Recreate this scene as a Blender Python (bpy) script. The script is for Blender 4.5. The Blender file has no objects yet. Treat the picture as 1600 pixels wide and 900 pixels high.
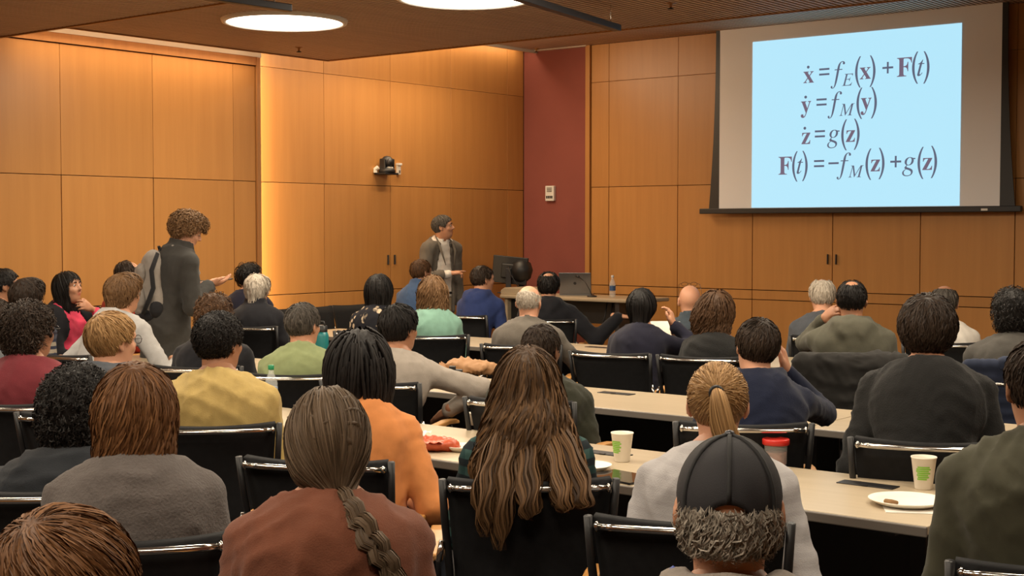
import bpy, bmesh, math, random
import numpy as np
from mathutils import Vector, Matrix

SC = bpy.context.scene
COL = SC.collection
rng = np.random.default_rng(7)
random.seed(7)

# ------------------------------------------------------------------ camera
F_PX, CAM_H = 2200.0, 1.65
YAW, PITCH = math.radians(38.6), math.atan(95 / 2200.0)
cam = bpy.data.objects.new('camera', bpy.data.cameras.new('camera'))
COL.objects.link(cam)
cam.data.sensor_width = 36.0
cam.data.lens = 36.0 * F_PX / 1600.0
cam.data.clip_start = 0.05
cam.location = (0, 0, CAM_H)
cam.rotation_euler = (math.pi / 2 - PITCH, 0, YAW)
SC.camera = cam

# ------------------------------------------------------------------ world, exposure
w = bpy.data.worlds.new('world'); SC.world = w; w.use_nodes = True
w.node_tree.nodes['Background'].inputs[0].default_value = (1.0, 0.85, 0.7, 1)
w.node_tree.nodes['Background'].inputs[1].default_value = 0.02
vs = SC.view_settings
vs.view_transform = 'Standard'; vs.look = 'None'; vs.gamma = 1.0; vs.use_curve_mapping = False
vs.exposure = 0.55
LAMP_W, COVE_W = 30.0, 14.0
WARM = (1.0, 0.78, 0.52)

_fw = np.array([-math.sin(YAW) * math.cos(PITCH), math.cos(YAW) * math.cos(PITCH), -math.sin(PITCH)])
_rt = np.array([math.cos(YAW), math.sin(YAW), 0.0]); _up = np.cross(_rt, _fw)
_C = np.array([0, 0, CAM_H])
def ray(u, v): return _fw * F_PX + _rt * (u - 800) + _up * (450 - v)
def at_z(u, v, z): d = ray(u, v); return _C + d * ((z - CAM_H) / d[2])     # survey: sight line meets a level plane
def at_y(u, v, y): d = ray(u, v); return _C + d * (y / d[1])
def at_x(u, v, x): d = ray(u, v); return _C + d * (x / d[0])

# ------------------------------------------------------------------ materials
MATS = {}
def mat(name, col, rough=0.6, metal=0.0, spec=0.5, bump=None, var=None, emit=None, stripes=None, sheen=0.0, coat=0.0):
    if name in MATS: return MATS[name]
    m = bpy.data.materials.new(name); m.use_nodes = True; nt = m.node_tree; N = nt.nodes; L = nt.links
    b = N['Principled BSDF']
    b.inputs['Base Color'].default_value = (*col, 1); b.inputs['Roughness'].default_value = rough
    b.inputs['Metallic'].default_value = metal; b.inputs['Specular IOR Level'].default_value = spec
    if sheen: b.inputs['Sheen Weight'].default_value = sheen; b.inputs['Sheen Roughness'].default_value = 0.5
    if coat: b.inputs['Coat Weight'].default_value = coat
    tc = N.new('ShaderNodeTexCoord')
    last = None
    if var:      # (scale vec, amount) colour variation
        mp = N.new('ShaderNodeMapping'); mp.inputs['Scale'].default_value = var[0]
        nz = N.new('ShaderNodeTexNoise'); nz.inputs['Scale'].default_value = 1.0; nz.inputs['Detail'].default_value = 4
        mr = N.new('ShaderNodeMapRange'); mr.inputs[1].default_value = 0.25; mr.inputs[2].default_value = 0.75
        mr.inputs[3].default_value = 1 - var[1]; mr.inputs[4].default_value = 1 + var[1]
        hs = N.new('ShaderNodeHueSaturation'); hs.inputs['Color'].default_value = (*col, 1)
        L.new(tc.outputs['Object'], mp.inputs[0]); L.new(mp.outputs[0], nz.inputs['Vector'])
        L.new(nz.outputs[0], mr.inputs[0]); L.new(mr.outputs[0], hs.inputs['Value'])
        L.new(hs.outputs[0], b.inputs['Base Color'])
    if stripes:  # (direction scale vec, colour2, threshold, repeat)
        mp = N.new('ShaderNodeMapping'); mp.inputs['Scale'].default_value = stripes[0]
        wv = N.new('ShaderNodeTexWave'); wv.bands_direction = stripes[4] if len(stripes) > 4 else 'Z'
        wv.inputs['Scale'].default_value = 1.0; wv.inputs['Distortion'].default_value = 0.6
        mx = N.new('ShaderNodeMix'); mx.data_type = 'RGBA'
        mx.inputs[6].default_value = (*col, 1); mx.inputs[7].default_value = (*stripes[1], 1)
        rp = N.new('ShaderNodeMapRange'); rp.inputs[1].default_value = stripes[2]; rp.inputs[2].default_value = stripes[2] + 0.08
        L.new(tc.outputs['Object'], mp.inputs[0]); L.new(mp.outputs[0], wv.inputs[0])
        L.new(wv.outputs['Fac'], rp.inputs[0]); L.new(rp.outputs[0], mx.inputs[0]); L.new(mx.outputs[2], b.inputs['Base Color'])
    if bump:     # (scale, strength, distance)
        nz = N.new('ShaderNodeTexNoise'); nz.inputs['Scale'].default_value = bump[0]; nz.inputs['Detail'].default_value = 3
        bp = N.new('ShaderNodeBump'); bp.inputs['Strength'].default_value = bump[1]; bp.inputs['Distance'].default_value = bump[2]
        L.new(tc.outputs['Object'], nz.inputs['Vector']); L.new(nz.outputs[0], bp.inputs['Height'])
        L.new(bp.outputs[0], b.inputs['Normal'])
    if emit:
        b.inputs['Emission Color'].default_value = (*emit[0], 1); b.inputs['Emission Strength'].default_value = emit[1]
    MATS[name] = m
    return m

def srgb(r, g, b):
    f = lambda c: (c / 255 / 12.92) if c / 255 <= 0.04045 else ((c / 255 + 0.055) / 1.055) ** 2.4
    return (f(r), f(g), f(b))

def wood(name, c1, c2, grain_axis='Z', rough=0.38):
    m = bpy.data.materials.new(name); m.use_nodes = True; nt = m.node_tree; N = nt.nodes; L = nt.links
    b = N['Principled BSDF']; b.inputs['Roughness'].default_value = rough; b.inputs['Specular IOR Level'].default_value = 0.35
    tc = N.new('ShaderNodeTexCoord'); mp = N.new('ShaderNodeMapping')
    s = {'Z': (14, 14, 0.7), 'X': (0.7, 14, 14), 'Y': (14, 0.7, 14)}[grain_axis]
    mp.inputs['Scale'].default_value = s
    oi = N.new('ShaderNodeObjectInfo')
    ad = N.new('ShaderNodeVectorMath'); ad.operation = 'ADD'
    sc = N.new('ShaderNodeVectorMath'); sc.operation = 'SCALE'; sc.inputs['Scale'].default_value = 37.0
    L.new(oi.outputs['Random'], sc.inputs[0]); L.new(tc.outputs['Object'], ad.inputs[0]); L.new(sc.outputs[0], ad.inputs[1])
    nz = N.new('ShaderNodeTexNoise'); nz.inputs['Scale'].default_value = 1.0; nz.inputs['Detail'].default_value = 6
    nz.inputs['Roughness'].default_value = 0.6
    cr = N.new('ShaderNodeMix'); cr.data_type = 'RGBA'; cr.inputs[6].default_value = (*c1, 1); cr.inputs[7].default_value = (*c2, 1)
    mr = N.new('ShaderNodeMapRange'); mr.inputs[1].default_value = 0.3; mr.inputs[2].default_value = 0.7
    hs = N.new('ShaderNodeHueSaturation')
    vr = N.new('ShaderNodeMapRange'); vr.inputs[3].default_value = 0.93; vr.inputs[4].default_value = 1.07
    L.new(ad.outputs[0], mp.inputs[0]); L.new(mp.outputs[0], nz.inputs['Vector']); L.new(nz.outputs[0], mr.inputs[0])
    L.new(mr.outputs[0], cr.inputs[0]); L.new(cr.outputs[2], hs.inputs['Color'])
    L.new(oi.outputs['Random'], vr.inputs[0]); L.new(vr.outputs[0], hs.inputs['Value'])
    L.new(hs.outputs[0], b.inputs['Base Color'])
    bp = N.new('ShaderNodeBump'); bp.inputs['Strength'].default_value = 0.08; bp.inputs['Distance'].default_value = 0.002
    L.new(nz.outputs[0], bp.inputs['Height']); L.new(bp.outputs[0], b.inputs['Normal'])
    MATS[name] = m
    return m

M_WALL = wood('veneer', (0.52, 0.245, 0.072), (0.46, 0.210, 0.061))
M_TRIM = wood('veneer_trim', (0.42, 0.19, 0.06), (0.34, 0.15, 0.048))
M_OAK = wood('table_oak', (0.45, 0.365, 0.255), (0.40, 0.32, 0.215), 'X', 0.36)
M_ARM = wood('arm_beech', (0.56, 0.28, 0.09), (0.47, 0.22, 0.06), 'Y', 0.3)
M_GAP = mat('joint_dark', (0.05, 0.022, 0.009), 0.8)
M_RED = mat('maroon_fabric', (0.25, 0.068, 0.05), 0.9, bump=(300, 0.3, 0.002), var=((3, 3, 3), 0.06))
M_SLAT = wood('slat_wood', (0.58, 0.415, 0.30), (0.50, 0.355, 0.255), 'Y', 0.5)
M_CEILBACK = mat('ceiling_back', (0.20, 0.12, 0.08), 0.9)
M_PLASTER = mat('cove_plaster', (0.62, 0.55, 0.46), 0.8, bump=(60, 0.1, 0.001))
M_CARPET = mat('carpet', (0.035, 0.03, 0.03), 0.95, bump=(400, 0.6, 0.004), var=((9, 9, 9), 0.3))
M_BLACK = mat('black_plastic', (0.012, 0.012, 0.013), 0.45)
M_MESH = mat('black_mesh_fabric', (0.010, 0.010, 0.011), 0.85, bump=(700, 0.5, 0.001), var=((40, 40, 40), 0.2), spec=0.25)
M_CHROME = mat('chrome', (0.62, 0.60, 0.57), 0.16, metal=1.0)
M_STEEL = mat('dark_steel', (0.05, 0.05, 0.055), 0.4, metal=0.6)
M_EDGE = mat('table_edge', (0.16, 0.14, 0.12), 0.4)
M_WHITE = mat('white_plastic', (0.75, 0.72, 0.66), 0.4)
M_PAPER = mat('paper_white', (0.80, 0.74, 0.63), 0.7, bump=(80, 0.1, 0.001))
M_SCREEN = mat('screen_cloth', (0.88, 0.88, 0.90), 0.9)
M_LAMP = mat('lamp_diffuser', (0.9, 0.9, 0.9), 0.5, emit=((1.0, 0.90, 0.76), 6.0))
M_COVE = mat('cove_strip', (0.9, 0.9, 0.9), 0.5, emit=(WARM, 3.0))

# ------------------------------------------------------------------ mesh helpers
class MB:
    def __init__(s): s.v = []; s.f = []
    def box(s, x0, x1, y0, y1, z0, z1, M=None):
        n = len(s.v)
        p = [(x, y, z) for z in (z0, z1) for y in (y0, y1) for x in (x0, x1)]
        if M is not None: p = [tuple(M @ Vector(q)) for q in p]
        s.v += p
        s.f += [tuple(n + i for i in q) for q in ((0, 2, 3, 1), (4, 5, 7, 6), (0, 1, 5, 4), (2, 6, 7, 3), (0, 4, 6, 2), (1, 3, 7, 5))]
        return s
    def tube(s, pts, r, sides=8, cap=True, sx=1.0):
        pts = [np.array(p, float) for p in pts]; n0 = len(s.v); K = len(pts)
        rs = r if hasattr(r, '__len__') else [r] * K
        ref = np.array([0.0, 0, 1])
        prev = None
        for i, p in enumerate(pts):
            t = pts[min(i + 1, K - 1)] - pts[max(i - 1, 0)]; t = t / (np.linalg.norm(t) + 1e-9)
            if prev is None:
                a = ref if abs(t @ ref) < 0.9 else np.array([1.0, 0, 0])
            else: a = prev
            b = np.cross(t, a); b /= np.linalg.norm(b) + 1e-9; a = np.cross(b, t); prev = a
            for k in range(sides):
                th = 2 * math.pi * k / sides
                s.v.append(tuple(p + rs[i] * (math.cos(th) * b * sx + math.sin(th) * a)))
        for i in range(K - 1):
            for k in range(sides):
                k2 = (k + 1) % sides
                s.f.append((n0 + i * sides + k, n0 + (i + 1) * sides + k, n0 + (i + 1) * sides + k2, n0 + i * sides + k2))
        if cap:
            s.f.append(tuple(n0 + k for k in range(sides))); s.f.append(tuple(n0 + (K - 1) * sides + k for k in reversed(range(sides))))
        return s
    def lathe(s, prof, sides=24, c=(0, 0, 0), cap=True):
        n0 = len(s.v); K = len(prof)
        for r, z in prof:
            for k in range(sides):
                th = 2 * math.pi * k / sides
                s.v.append((c[0] + r * math.cos(th), c[1] + r * math.sin(th), c[2] + z))
        for i in range(K - 1):
            for k in range(sides):
                k2 = (k + 1) % sides
                s.f.append((n0 + i * sides + k, n0 + i * sides + k2, n0 + (i + 1) * sides + k2, n0 + (i + 1) * sides + k))
        if cap:
            s.f.append(tuple(n0 + k for k in reversed(range(sides)))); s.f.append(tuple(n0 + (K - 1) * sides + k for k in range(sides)))
        return s
    def prism(s, poly, y0, y1, M=None):     # polygon in xz, extruded along y
        n = len(s.v); K = len(poly)
        P = [(x, y0, z) for x, z in poly] + [(x, y1, z) for x, z in poly]
        if M is not None: P = [tuple(M @ Vector(q)) for q in P]
        s.v += P
        s.f.append(tuple(n + i for i in range(K))); s.f.append(tuple(n + K + i for i in reversed(range(K))))
        for i in range(K):
            j = (i + 1) % K; s.f.append((n + j, n + i, n + K + i, n + K + j))
        return s
    def grid(s, fn, nu, nv):
        n = len(s.v)
        for i in range(nu + 1):
            for j in range(nv + 1): s.v.append(tuple(fn(i / nu, j / nv)))
        for i in range(nu):
            for j in range(nv):
                a = n + i * (nv + 1) + j; s.f.append((a, a + nv + 1, a + nv + 2, a + 1))
        return s
    def mesh(s, name, m, smooth=False, bevel=0.0, seg=2, solid=0.0):
        me = bpy.data.meshes.new(name); me.from_pydata([tuple(map(float, q)) for q in s.v], [], s.f)
        bm = bmesh.new(); bm.from_mesh(me)
        if solid:
            bmesh.ops.recalc_face_normals(bm, faces=bm.faces)
            bmesh.ops.solidify(bm, geom=bm.faces[:], thickness=solid)
        if bevel:
            es = [e for e in bm.edges if len(e.link_faces) == 2 and e.calc_face_angle(0) > 0.6]
            bmesh.ops.bevel(bm, geom=es, offset=bevel, segments=seg, affect='EDGES', profile=0.5)
        bmesh.ops.recalc_face_normals(bm, faces=bm.faces)
        bm.to_mesh(me); bm.free()
        if smooth: me.polygons.foreach_set('use_smooth', [True] * len(me.polygons))
        if m is not None: me.materials.append(m)
        return me
    def build(s, name, m, parent=None, loc=(0, 0, 0), rz=0.0, **kw):
        return link(name, s.mesh(name, m, **kw), parent, loc, rz)

def link(name, data, parent=None, loc=(0, 0, 0), rz=0.0):
    o = bpy.data.objects.new(name, data); COL.objects.link(o); o.parent = parent
    o.location = loc; o.rotation_euler = (0, 0, rz)
    return o
def empty(name, loc=(0, 0, 0), rz=0.0, parent=None):
    o = link(name, None, parent, loc, rz); o.empty_display_size = 0.1; return o
def tag(o, label=None, cat=None, group=None, kind=None):
    if label: o['label'] = label
    if cat: o['category'] = cat
    if group: o['group'] = group
    if kind: o['kind'] = kind
    return o
def dup(o, loc, rz, parent=None):
    c = o.copy(); COL.objects.link(c); c.location = loc; c.rotation_euler = (0, 0, rz); c.parent = parent
    for ch in list(o.children):
        d = ch.copy(); COL.objects.link(d); d.parent = c
        for g in list(ch.children):
            e = g.copy(); COL.objects.link(e); e.parent = d
    return c
def area(name, loc, rot, sx, sy, W, col, shape='RECTANGLE', spread=math.pi):
    l = bpy.data.lights.new(name, 'AREA'); l.shape = shape; l.size = sx
    if shape in ('RECTANGLE', 'ELLIPSE'): l.size_y = sy
    l.energy = W; l.color = col; l.spread = spread
    o = bpy.data.objects.new(name, l); COL.objects.link(o); o.location = loc; o.rotation_euler = rot
    return o

# ------------------------------------------------------------------ room
XL, XM, YF = -9.9, -10.2, 13.0
XR, YB, ZC = 3.0, -2.5, 3.69
fl = MB().box(XM - .3, XR, YB, YF + .2, -.1, 0).build('floor', M_CARPET); tag(fl, 'dark carpeted lecture room floor', kind='structure')
fl['label'] = 'dark carpeted lecture room floor'

def panels(wall, axis, pos, cuts, zs, inward, skip=()):
    t, g = 0.02, 0.004
    out = []
    for i in range(len(cuts) - 1):
        for j in range(len(zs) - 1):
            if (i, j) in skip: continue
            g = .004 if zs[j] < 2.0 else .0018
            a, b_, c, d = cuts[i] + g, cuts[i + 1] - g, zs[j] + g, zs[j + 1] - g
            lo, hi = sorted((pos, pos + inward * t))
            m = MB()
            if axis == 'x': m.box(lo, hi, a, b_, c, d)
            else: m.box(a, b_, lo, hi, c, d)
            cx = ((lo + hi) / 2, (a + b_) / 2, (c + d) / 2) if axis == 'x' else ((a + b_) / 2, (lo + hi) / 2, (c + d) / 2)
            m.v = [(p[0] - cx[0], p[1] - cx[1], p[2] - cx[2]) for p in m.v]
            out.append(m.build('panel', M_WALL, wall, loc=cx, bevel=0.0015, seg=1))
    return out
def handle(parent, at, axis):
    m = MB()
    if axis == 'y': m.box(-.005, .005, -.025, 0, -.05, .05)
    else: m.box(0, .025, -.005, .005, -.05, .05)
    return m.build('handle', M_STEEL, parent, loc=tuple(np.array(at) - np.array(parent.location)), bevel=.003)

wl = MB().box(XM - .02, XL - .02, YB, 8.66, 0, 3.2).build('wall_left', M_GAP); tag(wl, kind='structure', label='orange wood veneer side wall with tall panel joints')
ycuts = [8.64, 8.38, 7.5, 6.6] + [6.6 - .9 * k for k in range(1, 11)]
ycuts = sorted([y for y in ycuts if y > YB]) ; ycuts = [YB + .01] + ycuts
panels(wl, 'x', XL - .02, ycuts, [0.10, 1.0, 2.07, 3.12], 1)
tr = MB().box(XL - .03, XL + .015, YB, 8.66, 3.125, 3.2).build('trim_1', M_TRIM); tag(tr, kind='structure', label='brown wood head rail along the top of the side wall')
tr = MB().box(XM + .0, XL + .02, 8.645, 8.69, 0, 3.2).build('trim_2', M_TRIM, bevel=.004); tag(tr, kind='structure', label='wood end trim where the side wall steps back')
wm = MB().box(XM - .2, XM - .02, 8.0, YF + .2, 0, ZC + .25).build('wall_middle', M_GAP); tag(wm, kind='structure', label='brightly lit wood veneer wall behind the speaker')
mp_ = panels(wm, 'x', XM - .02, [8.72, 9.79, 10.74, 11.7, 12.69, YF - .01], [0.10, 1.0, 2.08, 3.17, ZC + .1], 1)
handle(mp_[4 * 1 + 1], (XM, 10.69, 1.31), 'x'); handle(mp_[4 * 2 + 1], (XM, 10.79, 1.31), 'x')
wr = MB().box(XM, -9.27, YF, YF + .1, 0, ZC + .05).build('wall_red', M_RED); tag(wr, kind='structure', label='maroon fabric covered recess wall beside the front corner')
wf = MB().box(-9.27, XR, YF - .0, YF + .2, 0, ZC + .25).build('wall_front', M_GAP); tag(wf, kind='structure', label='wood veneer front wall behind the projection screen')
fp = panels(wf, 'y', YF, [-9.22, -8.98, -8.08, -7.17, -6.27, -5.36, -4.46, -3.56, -2.66, -1.76, -.86, .04, .94, 1.84, XR - .01], [0.10, .9, 1.0, 2.1, 3.27, ZC], -1)
handle(fp[3 * 5 + 2], (-6.315, YF - .02, 1.33), 'y'); handle(fp[4 * 5 + 2], (-6.225, YF - .02, 1.33), 'y')
tr = MB().box(-9.285, -9.225, YF - .05, YF + .02, 0, ZC).build('trim_3', M_WALL, bevel=.004); tag(tr, kind='structure', label='upright wood strip between maroon wall and front panels')
wb = MB().box(XM - .3, XR, YB - .1, YB, 0, ZC + .25).build('wall_back', M_WALL); tag(wb, kind='structure', label='wood wall at the back of the room')
wri = MB().box(XR, XR + .1, YB, YF + .2, 0, ZC + .25).build('wall_right', M_WALL); tag(wri, kind='structure', label='wood wall on the window side of the room')
bb = MB().box(XM, XL + .012, YB, 8.64, 0, .1).build('baseboard_left', M_STEEL); tag(bb, kind='structure', label='dark skirting under the side wall')
bb = MB().box(-9.22, XR, YF - .03, YF, 0, .1).build('baseboard_front', M_STEEL); tag(bb, kind='structure', label='dark skirting under the front wall')

# ceiling: solid back and three fields of fine timber slats (each field far finer than ten pixels a slat)
ce = MB().box(XM - .3, XR, YB, YF + .2, ZC + .10, ZC + .2).build('ceiling', M_CEILBACK); tag(ce, kind='structure', label='brown slatted timber ceiling')
def slat_field(name, x0, x1, y0, y1, z, pitch=0.05):
    m = MB(); n = int((x1 - x0) / pitch)
    for i in range(n):
        x = x0 + i * pitch
        m.box(x + .004, x + pitch * .66, y0, y1, z, z + .022)
    o = m.build(name, M_SLAT, ce); o['kind'] = 'stuff'; return o
slat_field('slat_field', -10.0, XR, 9.0, YF, ZC - .0)
b1 = MB().box(-9.55, XR, 6.05, 9.22, 3.235, 3.31).build('ceiling_raft', M_CEILBACK, ce)
slat_field('slat_field', -9.55, XR, 6.05, 9.22, 3.2)
b2 = MB().box(XL, XR, YB, 6.0, 3.135, 3.22).build('ceiling_raft', M_CEILBACK, ce)
slat_field('slat_field', XL, XR, YB, 6.0, 3.1)
for (a, b_, c, d, z0, z1) in ((-9.57, -9.55, 6.05, 9.22, 3.19, 3.31), (-9.57, XR, 9.22, 9.24, 3.19, 3.31), (XL, XR, 6.0, 6.02, 3.09, 3.22)):
    MB().box(a, b_, c, d, z0, z1).build('raft_edge', M_TRIM, ce)
MB().box(-9.9, -9.57, 6.02, 8.7, 3.3, 3.36).build('cove_lid', M_PLASTER, ce)
MB().box(-9.93, -9.88, 6.02, 8.7, 3.2, 3.31).build('cove_side', M_PLASTER, ce)
MB().box(-10.03, -10.0, 9.2, YF, ZC - .03, ZC + .06).build('ceiling_edge', M_PLASTER, ce)
MB().box(-10.0, -9.27, YF - .06, YF, ZC - .01, ZC + .02).build('ceiling_edge', M_PLASTER, ce)

# lamps: round ceiling lights set in a grid
def lamp(x, y, z, label, W=None):
    o = empty('ceiling_light', (x, y, z))
    MB().lathe([(.47, .03), (.475, .0), (.465, -.022), (.435, -.026), (.432, -.012)], 48, cap=False).build('rim', M_WHITE, o, smooth=True)
    MB().lathe([(.434, -.012), (.2, -.014), (.001, -.0145)], 48, cap=False).build('diffuser', M_LAMP, o, smooth=True)
    a = area('lamp_light', (0, 0, -.035), (0, 0, 0), .84, .84, W or LAMP_W, (1.0, .84, .62), 'DISK'); a.parent = o
    return tag(o, label, 'ceiling light', 'round ceiling lights')
lamp(-7.97, 7.25, 3.2, 'round glowing ceiling light above the side wall, nearer the room corner', LAMP_W * 1.3)
lamp(-6.19, 7.25, 3.2, 'round glowing ceiling light cut off by the top edge of the photo')
for x in (-4.41, -2.63, -.85):
    lamp(x, 7.25, 3.2, 'round ceiling light out of view over the seats')
for y in (3.9, .9):
    for x in (-7.97, -6.19, -4.41, -2.63, -.85):
        lamp(x, y, 3.1, 'round ceiling light out of view over the rear seats', LAMP_W * .62)

# cove and slot lights, some added to brighten the middle wall
def strip(loc, size, label, lrot, W):
    o = empty('cove_light', loc)
    MB().box(-size[0] / 2, size[0] / 2, -size[1] / 2, size[1] / 2, -size[2] / 2, size[2] / 2).build('tube', M_COVE, o)
    sx, sy = sorted((size[0], size[1], size[2]))[1:]
    return tag(o, label, 'cove light')
o = strip((-9.72, 7.35, 3.28), (.06, 2.4, .02), 'hidden cove light strip above the side wall', None, 0)
a = area('cove_lamp', (0, 0, -.03), (0, math.radians(-25), 0), .06, 2.4, 14, WARM); a.parent = o
o = strip((-10.06, 8.78, 1.7), (.02, .02, 3.2), 'upright slot light glowing where the walls step', None, 0)
a = area('slot_lamp', (0, .03, 0), (math.radians(90), 0, math.radians(35)), .03, 3.2, COVE_W, (1.0, .72, .38)); a.parent = o
o = strip((-9.75, 10.3, 3.62), (.06, 2.6, .03), 'hidden cove light above the bright middle wall', None, 0)
a = area('cove_lamp', (0, 0, -.04), (0, math.radians(-40), 0), .06, 2.6, 40, WARM); a.parent = o

o = strip((-10.1, 11.1, 3.77), (.05, 3.5, .02), 'added unseen light strip in the ceiling gap along the bright wall', None, 0)  # unseen strip added to lighten the far part of the middle wall
a = area('slot_lamp', (0, 0, -.025), (0, math.radians(-12), 0), .05, 3.5, 5, WARM); a.parent = o
def added_washer(x, y, label, rz=0.0):  # unseen spotlights added to brighten the middle wall
    o = empty('added_wall_light', (x, y, ZC), rz); tag(o, label, 'spotlight', 'added spotlights above the front')
    MB().tube([(0, 0, 0), (0, 0, -.08)], .02, 8).build('stem', M_WHITE, o); MB().tube([(.05, 0, -.07), (-.08, 0, -.15)], [.05, .065], 16).build('lamp_head', M_WHITE, o, smooth=True)
    a = area('added_washer_light', (-.09, 0, -.155), (0, math.radians(48), 0), .11, .11, 7.5, WARM, 'DISK'); a.parent = o
added_washer(-8.75, 10.1, 'small added spotlight brightening the middle wall, out of view')
added_washer(-8.75, 10.85, 'small added spotlight nearest the front corner, out of view', math.radians(-38))

# ------------------------------------------------------------------ organic shapes: distance fields turned into one continuous mesh
def V(*a): return np.array(a, float)
def rotm(yaw=0, pitch=0, roll=0):      # yaw clockwise seen from above, pitch nods forward, roll tilts to the right
    y, p, r = map(math.radians, (-yaw, -pitch, roll))
    Rz = np.array([[math.cos(y), -math.sin(y), 0], [math.sin(y), math.cos(y), 0], [0, 0, 1]])
    Rx = np.array([[1, 0, 0], [0, math.cos(p), -math.sin(p)], [0, math.sin(p), math.cos(p)]])
    Ry = np.array([[math.cos(r), 0, math.sin(r)], [0, 1, 0], [-math.sin(r), 0, math.cos(r)]])
    return Rz @ Rx @ Ry
def cone(a, b, ra, rb, k=.03): return ('c', np.array(a, float), np.array(b, float), ra, rb, k)
def ell(c, r, R=None, k=.03, op=1): return ('e', np.array(c, float), np.array(r, float), R, k, op)
def prim_d(p, X, Y, Z):
    if p[0] == 'c':
        _, a, b, ra, rb, k = p
        d = b - a; L2 = float(d @ d) + 1e-9
        qx, qy, qz = X - a[0], Y - a[1], Z - a[2]
        t = np.clip((qx * d[0] + qy * d[1] + qz * d[2]) / L2, 0, 1)
        return np.sqrt((qx - t * d[0]) ** 2 + (qy - t * d[1]) ** 2 + (qz - t * d[2]) ** 2) - (ra + (rb - ra) * t)
    _, c, r, R, k, op = p
    qx, qy, qz = X - c[0], Y - c[1], Z - c[2]
    if R is not None:
        qx, qy, qz = (R[0, 0] * qx + R[1, 0] * qy + R[2, 0] * qz, R[0, 1] * qx + R[1, 1] * qy + R[2, 1] * qz, R[0, 2] * qx + R[1, 2] * qy + R[2, 2] * qz)
    k0 = np.sqrt((qx / r[0]) ** 2 + (qy / r[1]) ** 2 + (qz / r[2]) ** 2)
    k1 = np.sqrt((qx / r[0] ** 2) ** 2 + (qy / r[1] ** 2) ** 2 + (qz / r[2] ** 2) ** 2) + 1e-6
    return k0 * (k0 - 1) / k1
def prim_box(p):
    if p[0] == 'c':
        r = max(p[3], p[4]); return np.minimum(p[1], p[2]) - r, np.maximum(p[1], p[2]) + r, p[5]
    r = p[2] if p[3] is None else np.full(3, p[2].max()); return p[1] - r, p[1] + r, p[4]
def comb(a, b, k, op=1):
    if op < 0:                        # smooth carve
        b = -b; h = np.clip(.5 - .5 * (a - b) / k, 0, 1) if k > 0 else (a < b)
        return a * (1 - h) + b * h + (k * h * (1 - h) if k > 0 else 0)
    if k <= 0: return np.minimum(a, b)
    h = np.clip(.5 + .5 * (a - b) / k, 0, 1)
    return a * (1 - h) + b * h - k * h * (1 - h)
def ev_points(prims, P):
    f = np.full(len(P), 1.0)
    for p in prims: f = comb(f, prim_d(p, P[:, 0], P[:, 1], P[:, 2]), p[5] if p[0] == 'c' else p[4], 1 if p[0] == 'c' else p[5])
    return f
def ev_grid(prims, xs, ys, zs):
    f = np.full((len(xs), len(ys), len(zs)), 1.0, np.float32)
    for p in prims:
        lo, hi, k = prim_box(p); m = k + .04
        s = []
        for q, g in enumerate((xs, ys, zs)):
            i0, i1 = np.searchsorted(g, lo[q] - m), np.searchsorted(g, hi[q] + m); s.append(slice(i0, i1))
        if any(q.stop <= q.start for q in s): continue
        X = xs[s[0]][:, None, None]; Y = ys[s[1]][None, :, None]; Z = zs[s[2]][None, None, :]
        blk = f[s[0], s[1], s[2]]
        f[s[0], s[1], s[2]] = comb(blk, prim_d(p, X, Y, Z).astype(np.float32), k, 1 if p[0] == 'c' else p[5])
    return f
CORN = np.array([(i, j, k) for i in (0, 1) for j in (0, 1) for k in (0, 1)])
EDG = [(a, b) for a in range(8) for b in range(a + 1, 8) if np.abs(CORN[a] - CORN[b]).sum() == 1]
def surfnet(xs, ys, zs, f):
    s = f < 0
    n = np.zeros((f.shape[0] - 1, f.shape[1] - 1, f.shape[2] - 1), np.int8)
    for c in CORN: n += s[c[0]:c[0] + n.shape[0], c[1]:c[1] + n.shape[1], c[2]:c[2] + n.shape[2]]
    I = np.argwhere((n > 0) & (n < 8))
    idx = np.full(n.shape, -1, np.int32); idx[I[:, 0], I[:, 1], I[:, 2]] = np.arange(len(I))
    fc = [f[I[:, 0] + c[0], I[:, 1] + c[1], I[:, 2] + c[2]].astype(float) for c in CORN]
    pc = [np.stack((xs[I[:, 0] + c[0]], ys[I[:, 1] + c[1]], zs[I[:, 2] + c[2]]), 1) for c in CORN]
    acc = np.zeros((len(I), 3)); cnt = np.zeros(len(I))
    for a, b in EDG:
        m = (fc[a] < 0) != (fc[b] < 0)
        t = fc[a][m] / (fc[a][m] - fc[b][m])
        acc[m] += pc[a][m] + t[:, None] * (pc[b][m] - pc[a][m]); cnt[m] += 1
    P = acc / np.maximum(cnt, 1)[:, None]
    Q = []
    for ax in range(3):
        sl0 = [slice(1, -1)] * 3; sl1 = [slice(1, -1)] * 3
        sl0[ax] = slice(0, -1); sl1[ax] = slice(1, None)
        d0, d1 = s[tuple(sl0)], s[tuple(sl1)]
        E = np.argwhere(d0 != d1)
        if not len(E): continue
        inside = d0[E[:, 0], E[:, 1], E[:, 2]]
        base = E + np.array([0 if q == ax else 1 for q in range(3)])
        u, v = [(1, 2), (2, 0), (0, 1)][ax]
        eu = np.zeros(3, int); eu[u] = 1; evv = np.zeros(3, int); evv[v] = 1
        g = lambda q: idx[q[:, 0], q[:, 1], q[:, 2]]
        q = np.stack((g(base - eu - evv), g(base - evv), g(base), g(base - eu)), 1)
        q[~inside] = q[~inside][:, ::-1]
        Q.append(q)
    return P, np.concatenate(Q)
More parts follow.
